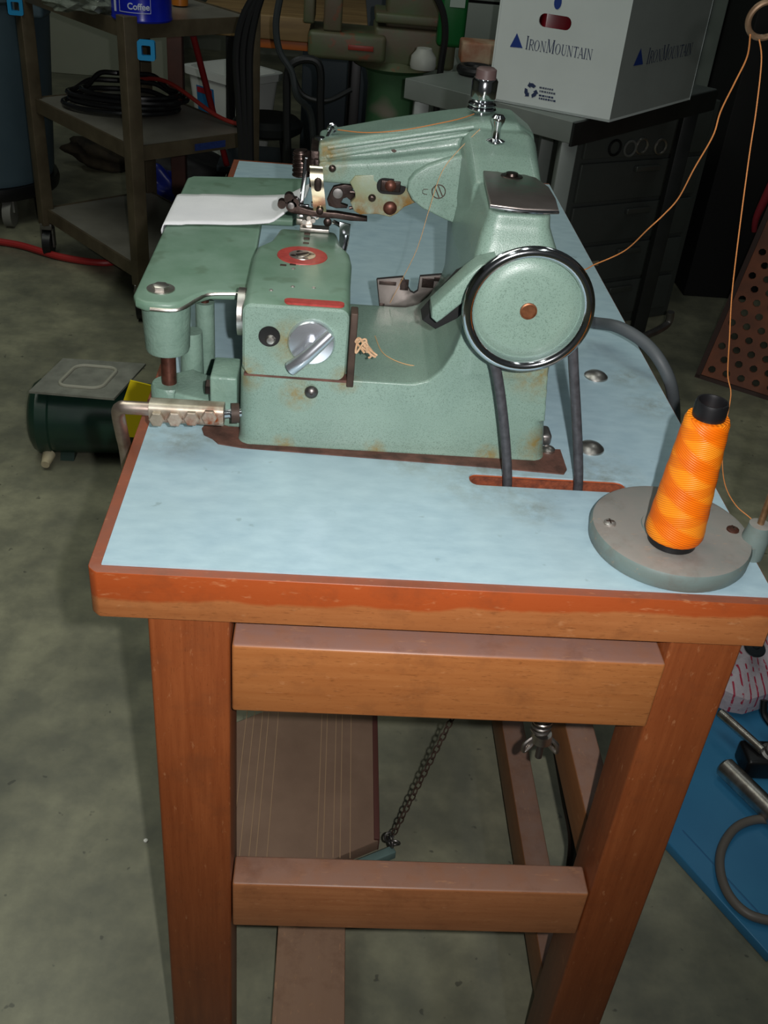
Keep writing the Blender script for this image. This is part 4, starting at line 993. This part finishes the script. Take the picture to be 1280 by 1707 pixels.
# steel bench on the right with box
sbm = mat('grey_bench_steel', '868d89', '767d79', rough=.4, metal=.2, scale=5); sbd = mat('dark_bench_steel', '2a2c2c', '222424', rough=.4, metal=.3)
sb = thing('steel_bench', 'grey steel topped bench with dark tube legs under the white carton', 'bench', (.9, 1.9, 0))
ZB = .74
E = [at(677, 130, Z=ZB), at(955, 203, Z=ZB)]
dirL = (E[0] - E[1]).normalized()
a0 = E[1]; a1 = at(1195, 148, Z=ZB); far = a1 + dirL * .44; l1 = a0 + dirL * .46
P = [(a0.x, a0.y), (a1.x, a1.y), (far.x, far.y), (l1.x, l1.y)]
obj('bench_top', prism(P, ZB - .045, ZB, 'z', r=.002), sbm, sb)
dR = (a1 - a0).normalized(); nR = Vector((dR.y, -dR.x, 0))
obj('front_rail', box(0, (a1 - a0).length, -.0, .006, -.05, -.002, bm=None, mtx=Matrix([[dR.x, nR.x, 0, a0.x], [dR.y, nR.y, 0, a0.y], [0, 0, 1, ZB], [0, 0, 0, 1]])), sbd, sb, label='black end rail')
for (p, dx) in ((a0 + dirL * .02 + dR * .03, 0), (a1 + dirL * .03 - dR * .06, 0), (l1 - dirL * .03 + dR * .03, 0), (far - dirL * .03 - dR * .10, 0)):
    obj('leg', box(p.x - .018, p.x + .018, p.y - .018, p.y + .018, 0, ZB - .046, .002), sbm if dx == 0 and p.x < .75 else sbd, sb)
# items at the left end of the bench
q = at(700, 118, Z=ZB); tag(obj('white_jug', lathe([(0, 0), (.030, 0), (.032, .008), (.030, .028), (.020, .040), (.018, .046), (0, .046)], (q.x + .008, q.y + .03, ZB), seg=28), mat('milky_plastic', '9a9c96', rough=.5)), 'milky white plastic jug on the left end of the steel bench', 'jug')
q = at(757, 100, Z=ZB); g1 = thing('green_bottle', 'green plastic bottle with a pale label behind the black cord', 'bottle', (q.x, q.y + .2, ZB))
obj('bottle_body', box(q.x - .035, q.x + .04, q.y + .17, q.y + .22, ZB, ZB + .22, .012), mat('green_plastic', '0c5a28', rough=.35), g1); obj('label_patch', box(q.x - .01, q.x + .03, q.y + .168, q.y + .1695, ZB + .10, ZB + .14), mat('pale_patch', '9aa8a0', rough=.5), g1)
q = at(788, 110, Z=ZB); b = box(q.x - .03, q.x + .09, q.y + .02, q.y + .10, ZB, ZB + .05, .006, mtx=None)
pk = obj('paper_packet', b, mat('orange_brown_packet', '8a4a2c', 'b09a80', rough=.6, scale=18)); tag(pk, 'orange and white packet lying left of the white carton', 'packet')
q = at(770, 122, Z=ZB); tag(obj('tape_dispenser', torus((q.x + .03, q.y - .01, ZB + .012), (0, 0, 1), .035, .011, 32, 10), M['black']), 'black ring-shaped roll lying flat left of the white carton', 'tape')

# white carton
BX0 = at(1015, 204, Z=ZB + .001); BXL = at(812, 166, Z=ZB + .001); BXR = at(1150, 166, Z=ZB + .001)
uL = (BXL - BX0); wL = uL.length; uL.normalize(); uR = Vector((-uL.y, uL.x, 0)); 
if uR.dot(BXR - BX0) < 0: uR = -uR
wR = (BXR - BX0).dot((BXR - BX0).normalized())
uR2 = (BXR - BX0).normalized(); uR = uR2
bx = thing('white_carton', 'white cardboard records carton with blue print standing on the steel bench', 'box', BX0)
Hc = .30
# walls of the carton; hand holes cut in the narrow face
def wallpoly(o, d, w, holes, nrm, th=.004):
    b = prism([(0, 0), (w, 0), (w, Hc), (0, Hc)], 0, th, 'y', holes=holes)
    bmesh.ops.transform(b, matrix=Matrix([[d.x, nrm.x, 0, o.x], [d.y, nrm.y, 0, o.y], [0, 0, 1, o.z], [0, 0, 0, 1]]), verts=b.verts); return b
FL = BXL; dF = (BX0 - BXL).normalized(); nF = Vector((-dF.y, dF.x, 0))
if nF.dot(uR) < 0: nF = -nF
cbm = mat('white_cardboard', 'd8e0de', 'd0d8d6', rough=.7, scale=8)
def onF(px, py):  # hit the narrow face plane
    c = ((px - 640) / FPX, (py - 853.5) / FPX, 1.0); r = Vector([sum(R[i][k] * c[k] for k in range(3)) for i in range(3)])
    t = (FL - CAM).dot(nF) / r.dot(nF); h = CAM + r * t; return ((h - FL).dot(dF), h.z - FL.z)
h0 = onF(898, 35); h1 = onF(953, 36)
hx0, hx1, hz = h0[0], h1[0], (h0[1] + onF(952, 38)[1]) / 2
holeF = rrect(hx0, hx1, hz - .013, hz + .013, .0125)
b = bmesh.new(); add(b, wallpoly(FL, dF, wL, [holeF], nF))
nR2 = Vector((-uR.y, uR.x, 0)); 
if nR2.dot(uL) < 0: nR2 = -nR2
add(b, wallpoly(FL + uR * wR, dF, wL, [], -nF)); add(b, wallpoly(FL, uR, wR, [], -nR2))
bmesh.ops.recalc_face_normals(b, faces=b.faces)
obj('carton_walls', b, cbm, bx)
obj('carton_side', wallpoly(BX0 + nR2 * .0002, uR, wR, [], nR2), mat('shaded_cardboard', '9aa09c', '929894', rough=.8, scale=8), bx)  # same white cardboard, darker colour here paints in the shade on this face
P = [BX0 + uR * .0, BX0 + uR * wR, FL + uR * wR, FL]
b = prism([(p.x, p.y) for p in P], ZB + .001, ZB + .006, 'z'); obj('carton_floor', b, cbm, bx)
b = prism([((p - (P[0] + P[2]) / 2) * 1.03 + (P[0] + P[2]) / 2).to_2d()[:] for p in P], ZB + Hc, ZB + Hc + .03, 'z') if False else prism([tuple((((p - (P[0] + P[2]) / 2) * 1.02) + (P[0] + P[2]) / 2)[:2]) for p in P], ZB + Hc + .002, ZB + Hc + .01, 'z')
obj('carton_lid', b, cbm, bx)
ctr = FL + dF * (hx0 + hx1) / 2 + nF * .06 + Vector((0, 0, hz - .03))
tag(obj('red_bundle', box(ctr.x - .05, ctr.x + .05, ctr.y - .03, ctr.y + .03, ZB + .0065, ctr.z + .06, .01), mat('dark_red_plastic', '8a1020', rough=.25)), 'dark red item inside the white carton, seen through its hand hole', 'bundle')
ink = mat('dark_blue_ink', '28365a', rough=.6); ink2 = mat('grey_ink', '50586a', rough=.6); inkb = mat('bright_blue_ink', '1c3a88', rough=.5)
off = -nF * .0008
def pF(u, z): return FL + dF * u + Vector((0, 0, z)) + off
def tri(p, q, r_, m, name):
    b = bmesh.new(); f = b.faces.new([b.verts.new(x) for x in (p, q, r_)]); obj(name, b, m, bx, smooth=False)
u0 = onF(850, 78); u1 = onF(871, 80); u2 = onF(862, 55)
tri(pF(*u0), pF(*u1), pF(*u2), inkb, 'logo_triangle')
a = onF(875, 80); e = onF(986, 101)
wtx = e[0] - a[0]
zb_ = a[1] - .002
def fit(s, size, width, org, xd, m, name, bold=.0):
    b = text_bm(s, size, (0, 0, 0), (1, 0, 0), (0, 1, 0), bold=bold)
    xs = [v.co.x for v in b.verts]; sc = width / (max(xs) - min(xs)); b.free()
    b = text_bm(s, size, org, xd, (0, 0, 1), bold=bold, squash=sc); obj(name, b, m, bx, smooth=False)
hcap = (onF(880, 65)[1] - onF(880, 84)[1])
t0_ = pF(a[0], zb_)
obj('lettering', serif_bm((('I', hcap * 1.2), ('RON', hcap * .95), ('M', hcap * 1.2), ('OUNTAIN', hcap * .95)), wtx, t0_, dF), ink, bx, smooth=False)
# recycling mark: three bent arrows
rc = onF(885, 151); rr = (onF(896, 151)[0] - onF(874, 151)[0]) / 2
b = bmesh.new()
for k in range(3):
    pts = []
    a_ = math.radians(90 + 120 * k)
    def rp(r, t): return pF(rc[0] + r * math.cos(t), rc[1] + r * math.sin(t))
    vs = [rp(rr * 1.0, a_ - .75), rp(rr * 1.05, a_ - .15), rp(rr * 1.05, a_ + .3), rp(rr * .55, a_ + .3), rp(rr * .5, a_ - .3), rp(rr * .55, a_ - .75)]
    b.faces.new([b.verts.new(v) for v in vs])
    vs = [rp(rr * 1.25, a_ + .3), rp(rr * .85, a_ + .85), rp(rr * .35, a_ + .3)]
    b.faces.new([b.verts.new(v) for v in vs])
obj('recycling_mark', b, ink, bx, smooth=False)
for i, (px, py, w_) in enumerate(((899, 144, .03), (899, 150, .032), (898, 157, .031), (898, 162, .036))):
    o_ = onF(px, py + 3); b = bmesh.new(); random.seed(i)
    u = 0
    while u < w_:
        l = random.uniform(.002, .006); p = pF(o_[0] + u, o_[1])
        vs = [p, p + dF * l, p + dF * l + Vector((0, 0, .0035)), p + Vector((0, 0, .0035))]
        b.faces.new([b.verts.new(v) for v in vs]); u += l + .0012
    obj('small_print', b, ink2 if i < 2 else ink, bx, smooth=False)
ob = onF(930, 4); b = bmesh.new(); vs = [pF(ob[0] + .008 * math.cos(k * PI / 8), ob[1] + .013 * math.sin(k * PI / 8)) for k in range(16)]
b.faces.new([b.verts.new(v) for v in vs]); obj('blue_spot', b, inkb, bx, smooth=False)
# right face print
def onR(px, py):
    c = ((px - 640) / FPX, (py - 853.5) / FPX, 1.0); r = Vector([sum(R[i][k] * c[k] for k in range(3)) for i in range(3)])
    t = (BX0 - CAM).dot(nR2) / r.dot(nR2); h = CAM + r * t; return ((h - BX0).dot(uR), h.z - BX0.z)
off2 = -nR2 * .0008
def pR(u, z): return BX0 + uR * u + Vector((0, 0, z)) + off2
tri(pR(*onR(1055, 110)), pR(*onR(1071, 107)), pR(*onR(1068, 80)), inkb, 'logo_triangle')
a = onR(1076, 107); e = onR(1150, 95); wtx = e[0] - a[0]; zb_ = a[1]
hc2 = (onR(1100, 84)[1] - onR(1100, 106)[1])
obj('lettering', serif_bm((('I', hc2 * 1.15), ('RON', hc2 * .92), ('M', hc2 * 1.15), ('OUNTAIN', hc2 * .92)), wtx, pR(a[0], zb_), uR), ink, bx, smooth=False)

# drawer cabinet below the bench
dk = thing('drawer_cabinet', 'dark grey steel drawer cabinet under the steel bench with rings hung on its front', 'cabinet', (1.1, 2.4, 0))
dgm = mat('dark_grey_steel_drawer', '525754', '484d4a', rough=.45, metal=.2, scale=4)
F0 = at(968, 235, Y=2.15); F1 = at(1172, 262, Y=2.25)
F0 = Vector((.80, 2.2, 0)); F1 = Vector((1.24, 2.42, 0)); dC = (F1 - F0).normalized(); nC = Vector((-dC.y, dC.x, 0)); wC = (F1 - F0).length
def cmat(z=0): return Matrix([[dC.x, nC.x, 0, F0.x], [dC.y, nC.y, 0, F0.y], [0, 0, 1, z], [0, 0, 0, 1]])
obj('carcass', box(0, wC, .0, .4, 0, .655, .004, mtx=cmat()), dgm, dk)
zs = [.03, .15, .27, .39, .51, .65]
for i in range(5):
    d_ = obj('drawer', box(.02, wC - .03, -.012, -.0005, zs[i] + .006, zs[i + 1] - .006, .003, mtx=cmat()), dgm, dk)
    obj('handle', box(wC * .42, wC * .60, -.026, -.0125, zs[i + 1] - .035, zs[i + 1] - .018, .003, mtx=cmat()), mat('dull_handle', '646864', rough=.35, metal=.6), d_)
obj('label_dot', box(.12, .15, -.0135, -.0122, .205, .22, mtx=cmat()), mat('cream_tag', 'a09a80', rough=.6), dk)
for i, (u, z, m_, lab) in enumerate(((.12, .545, M['black'], 'black ring, leftmost of the rings on the drawer cabinet'), (.175, .54, mat('grey_ring', '6a6c68', rough=.5), 'dull grey ring next to the black one on the drawer cabinet'), (.215, .545, M['chrome_worn'], 'shiny ring, second from right on the drawer cabinet'), (.285, .54, M['chrome_worn'], 'shiny ring, rightmost on the drawer cabinet'))):
    b = torus((u, -.016, z), (0, 1, 0), .02, .0035, 28, 8); bmesh.ops.transform(b, matrix=cmat(), verts=b.verts)
    tag(obj('metal_ring', b, m_), lab, 'ring', 'rings on the drawer cabinet')
# tall light grey cabinet at right rear
F0 = at(1050, 300, Y=2.95); gk = thing('tall_drawer_cabinet', 'tall light grey cabinet with wide drawers behind the white carton', 'cabinet', (1.15, 3.1, 0))
lgm = mat('light_grey_steel', '7c857e', '747d76', rough=.5, scale=3); seam = mat('dark_seam', '0a0b0b', rough=.9)
obj('carcass', box(.45, 1.34, 2.85, 3.4, 0, 1.6, .004), lgm, gk)
for i in range(12):
    z = .02 + i * .13
    for (x0, x1) in ((.46, .86), (.88, 1.285)):
        obj('drawer', box(x0, x1, 2.836, 2.849, z + .004, z + .126, .002), lgm, gk)
b = bmesh.new()
for i in range(13): box(.46, 1.285, 2.8465, 2.8495, .0125 + i * .13, .0195 + i * .13 + .003, bm=b)
box(.861, .879, 2.8465, 2.8495, .02, 1.58, bm=b); box(1.2855, 1.292, 2.8465, 2.8495, .02, 1.58, bm=b)
obj('shadow_gap', b, seam, gk)
tag(obj('black_post', box(1.345, 1.60, 2.6, 3.0, 0, 1.6, .004), mat('black_column', '0c0c0d', rough=.7)), 'black upright column right of the tall grey cabinet', 'column')
# perforated rusty panel leaning at right
pg = thing('perforated_panel', 'rusty brown perforated metal panel leaning at the far right', 'panel', (1.5, 2.2, 0))
g0 = at(1162, 628, Z=0); g1_ = at(1300, 672, Z=0); dG = (g1_ - g0).normalized(); nG = Vector((-dG.y, dG.x, 0)); upG = (Vector((0, 0, 1)) * .80 + nG * .6).normalized()
GM = Matrix([[dG.x, (nG.cross(Vector((0, 0, 1)))).x * 0 + nG.x, upG.x, g0.x], [dG.y, nG.y, upG.y, g0.y], [0, 0, upG.z, .002], [0, 0, 0, 1]])
rows_, cols_ = 16, 8; holes = []
for i in range(cols_):
    for j in range(rows_):
        cx, cz = .03 + i * .042 + (.021 if j % 2 else 0), .03 + j * .036
        holes.append([(cx + .011 * math.cos(k * PI / 4), cz + .011 * math.sin(k * PI / 4)) for k in range(8)])
b = prism([(0, 0), (.40, 0), (.40, .60), (0, .60)], 0, .006, 'y', holes=holes); bmesh.ops.transform(b, matrix=GM, verts=b.verts)
obj('sheet', b, mat('rusty_sheet', '8e5236', '6a4030', rough=.7, scale=12), pg, smooth=False)
b = bmesh.new(); box(-.006, .406, -.006, .012, -.006, .008, bm=b); box(-.006, .008, -.006, .012, 0, .6, bm=b); bmesh.ops.transform(b, matrix=GM, verts=b.verts); obj('frame', b, mat('dark_rust_frame', '3a241c', rough=.7), pg)
q = at(1276, 330, Y=2.3); tag(obj('red_rag', tube([q + Vector((.02, 0, .10)), q, q + Vector((-.01, 0, -.06)), q + Vector((-.005, 0, -.10))], lambda t: .014 * (1.1 - t * .6), 12), mat('red_cloth', '8a1c28', rough=.8)), 'red cloth hanging at the right edge above the perforated panel', 'rag')
tag(obj('bent_pipe', tube([at(1118, 520, Y=1.9), at(1112, 540, Y=1.9), at(1085, 556, Y=1.85), at(1050, 566, Y=1.8), at(1020, 572, Y=1.78)], .010, 10), M['steel']), 'short bent steel pipe in the dark below the drawer cabinet', 'pipe')

# ================================================================== LOWER RIGHT: blue board and hardware
bbm = mat('blue_plastic_board', '3c86b0', '3478a4', rough=.42, scale=5)
zb2 = .018
P = [at(1108, 1398, Z=zb2), at(1283, 1592, Z=zb2), at(1620, 1500, Z=zb2), at(1400, 1110, Z=zb2), at(1285, 1140, Z=zb2), at(1196, 1168, Z=zb2)]
P = [Vector((p.x, p.y, 0)) for p in P]
P[2] = P[1] + Vector((.45, .22, 0)); P[3] = P[5] + Vector((.5, .26, 0)); P[4] = (P[5] + P[3]) / 2
obb = thing('blue_board', 'flat blue plastic board lying on the floor at the lower right', 'board', (P[0].x, P[0].y, 0))
obj('board_slab', prism([(p.x, p.y) for p in P], 0.0005, zb2, 'z', r=.002), bbm, obb)
e_ = [(p.x, p.y) for p in (P[0], P[1])]; dd = (P[1] - P[0]).normalized(); nn = Vector((-dd.y, dd.x, 0)); 
b = bmesh.new(); s0 = P[0] + nn * .035; s1 = P[1] + nn * .035
tube([(s0.x, s0.y, zb2 - .0005), (s1.x, s1.y, zb2 - .0005)], .0014, 8, smooth=False, bm=b); obj('edge_fold', b, mat('darker_blue', '2a6894', rough=.5), obb)
hwz = .055
def rod(p, q, r, m, name, lab, cat): return tag(obj(name, cyl(p, q, r, seg=28, bevel=r * .2), m), lab, cat)
rod(at(1200, 1187, Z=.065), at(1272, 1252, Z=.065), .0075, M['chrome_worn'], 'steel_rod', 'thin shiny steel rod lying over the blue board', 'rod')
rod(at(1206, 1276, Z=.038), at(1310, 1378, Z=.038), .0165, M['chrome_worn'], 'steel_tube', 'thick polished steel tube lying on the blue board', 'tube')
pk = thing('black_clamp', 'black clamp block with a round steel nut gripping the thin rod on the blue board', 'clamp', at(1270, 1270, Z=.03))
q = at(1276, 1262, Z=.05); b = bmesh.new(); box(q.x - .035, q.x + .05, q.y - .02, q.y + .03, .0185, .058, .006, bm=b, mtx=None); obj('clamp_block', b, M['black'], pk)
b = bmesh.new(); lathe([(0, 0), (.016, 0), (.016, .006), (.011, .008), (.010, .014), (0, .015)], (q.x + .004, q.y + .0, .0582), (0, -.3, 1), seg=28, bm=b); obj('round_nut', b, M['steel'], pk)
q = at(1272, 1182, Z=.07); b = tube([q + Vector((-.004, .0, .02)), q + Vector((-.002, -.012, .0)), q + Vector((.01, -.03, -.01)), q + Vector((.03, -.035, -.02))], .006, 10); tag(obj('black_hook', b, M['black']), 'black curved hook at the right edge above the clamp', 'hook')
pts = [at(1300, 1370, Z=.028), at(1262, 1366, Z=.028), at(1226, 1380, Z=.028), at(1203, 1415, Z=.028), at(1201, 1455, Z=.028), at(1217, 1495, Z=.028), at(1250, 1525, Z=.028), at(1300, 1538, Z=.028)]
tag(obj('cable_loop', tube(pts, .0068, 12), mat('grey_brown_cable', '6e6860', rough=.45)), 'grey-brown cable looped on the blue board', 'cable')
# printed bag and black disc
q = [at(1205, 1150, Z=.07), at(1245, 1170, Z=.06), at(1330, 1130, Z=.06), at(1360, 1000, Z=.08), at(1262, 1000, Z=.10), at(1240, 1050, Z=.09)]
pb = thing('printed_bag', 'crumpled white plastic bag with red print under a black disc at the right edge', 'bag', (q[0].x, q[0].y, .03))
b = bmesh.new(); c_ = sum(q, Vector()) / len(q); N1 = 7
vs_ = []
for (kk, sc) in ((0, 1.0), (1, .75), (2, .4)):
    vs_.append([b.verts.new(c_ + (p - c_) * sc + Vector((0, 0, [0, .014, .02][kk] + .006 * math.sin(i * 2.3 + kk)))) for i, p in enumerate(q)])
cv = b.verts.new(c_ + Vector((0, 0, .018)))
n6 = len(q)
for a, d in zip(vs_, vs_[1:]):
    for i in range(n6): b.faces.new((a[i], a[(i + 1) % n6], d[(i + 1) % n6], d[i]))
for i in range(n6): b.faces.new((vs_[2][i], vs_[2][(i + 1) % n6], cv))
lowr = [b.verts.new((v.co.x, v.co.y, .031 if v.co.z > .06 else .031)) for v in vs_[0]]
for i in range(n6): b.faces.new((vs_[0][i], lowr[i], lowr[(i + 1) % n6], vs_[0][(i + 1) % n6]))
bmesh.ops.recalc_face_normals(b, faces=b.faces)
bmesh.ops.subdivide_edges(b, edges=b.edges, cuts=3, use_grid_fill=True, smooth=.3)
n = NT('crinkled_bag'); v = n.coords(True)
wv = n.n('ShaderNodeTexWave'); wv.inputs['Scale'].default_value = 22; wv.inputs['Distortion'].default_value = 1.5; n.l(v, wv.inputs['Vector'])
cc_ = n.mix(n.math('MULTIPLY', n.ramp(wv.outputs['Fac'], .86, .9), n.ramp(n.noise(v, 60, 2), .45, .5)), srgb('b8aeb4'), srgb('a83048'))
n.l(cc_, n.b.inputs['Base Color']); n.b.inputs['Roughness'].default_value = .35; n.bump(n.noise(v, 90, 4), .5, .004)
obj('bag_skin', b, n.m, pb)
q = at(1257, 1081, Z=.125); tag(obj('black_disc', lathe([(0, 0), (.017, 0), (.0185, .003), (.016, .006), (.006, .007), (.005, .010), (0, .0105)], q, (0, -.35, 1), seg=36), mat('dark_glossy_disc', '23272a', rough=.2)), 'small glossy black disc with a steel centre lying on the printed bag', 'disc')

# ================================================================== LIGHT
def area(name, loc, aim, size, power, color):
    l = bpy.data.lights.new(name, 'AREA'); l.energy = power; l.size = size; l.color = color
    o = bpy.data.objects.new(name, l); COL.objects.link(o); o.location = loc
    o.rotation_euler = (Vector(aim) - Vector(loc)).to_track_quat('-Z', 'Y').to_euler(); return o
right = Vector((R[0][0], R[1][0], R[2][0])); up = -Vector((R[0][1], R[1][1], R[2][1])); fwd = Vector((R[0][2], R[1][2], R[2][2]))
fl = CAM + right * .042 + up * .012 - fwd * .01
sp_ = bpy.data.lights.new('camera_flash', 'SPOT'); sp_.energy = 37; sp_.spot_size = math.radians(86); sp_.spot_blend = 1.0; sp_.shadow_soft_size = .006; sp_.color = (1, .98, .97)
so_ = bpy.data.objects.new('camera_flash', sp_); COL.objects.link(so_); so_.location = fl
so_.rotation_euler = (at(560, 760, Z=.76) - fl).to_track_quat('-Z', 'Y').to_euler()
def added_tube(loc, sx, sy, power, color):  # unseen tube lights added overhead to give chrome and paint their highlights
    l = bpy.data.lights.new('added_highlight_tube', 'AREA'); l.shape = 'RECTANGLE'; l.size = sx; l.size_y = sy; l.energy = power; l.color = color
    o = bpy.data.objects.new('added_highlight_tube', l); COL.objects.link(o); o.location = loc; return o
area('ceiling_lamp', (-1.0, .9, 3.0), (-.6, .7, 0), 1.4, 18, (.96, 1, .86))
added_tube((.1, .3, 2.9), .16, 1.2, 3, (.92, 1, .97)); added_tube((-.5, -.9, 2.9), .16, 1.2, 3, (.92, 1, .97)); added_tube((.9, -.6, 2.9), .16, 1.2, 2.5, (.92, 1, .97)); added_tube((-1.2, 2.6, 2.9), .16, 1.2, 3, (.92, 1, .97)); added_tube((1.3, 1.8, 2.9), .16, 1.2, 2, (.92, 1, .97))
w = bpy.data.worlds.new('world'); bpy.context.scene.world = w; w.use_nodes = True
w.node_tree.nodes['Background'].inputs[0].default_value = (.55, .62, .62, 1); w.node_tree.nodes['Background'].inputs[1].default_value = .035
sc = bpy.context.scene
sc.view_settings.view_transform = 'Standard'; sc.view_settings.look = 'None'; sc.view_settings.exposure = 0
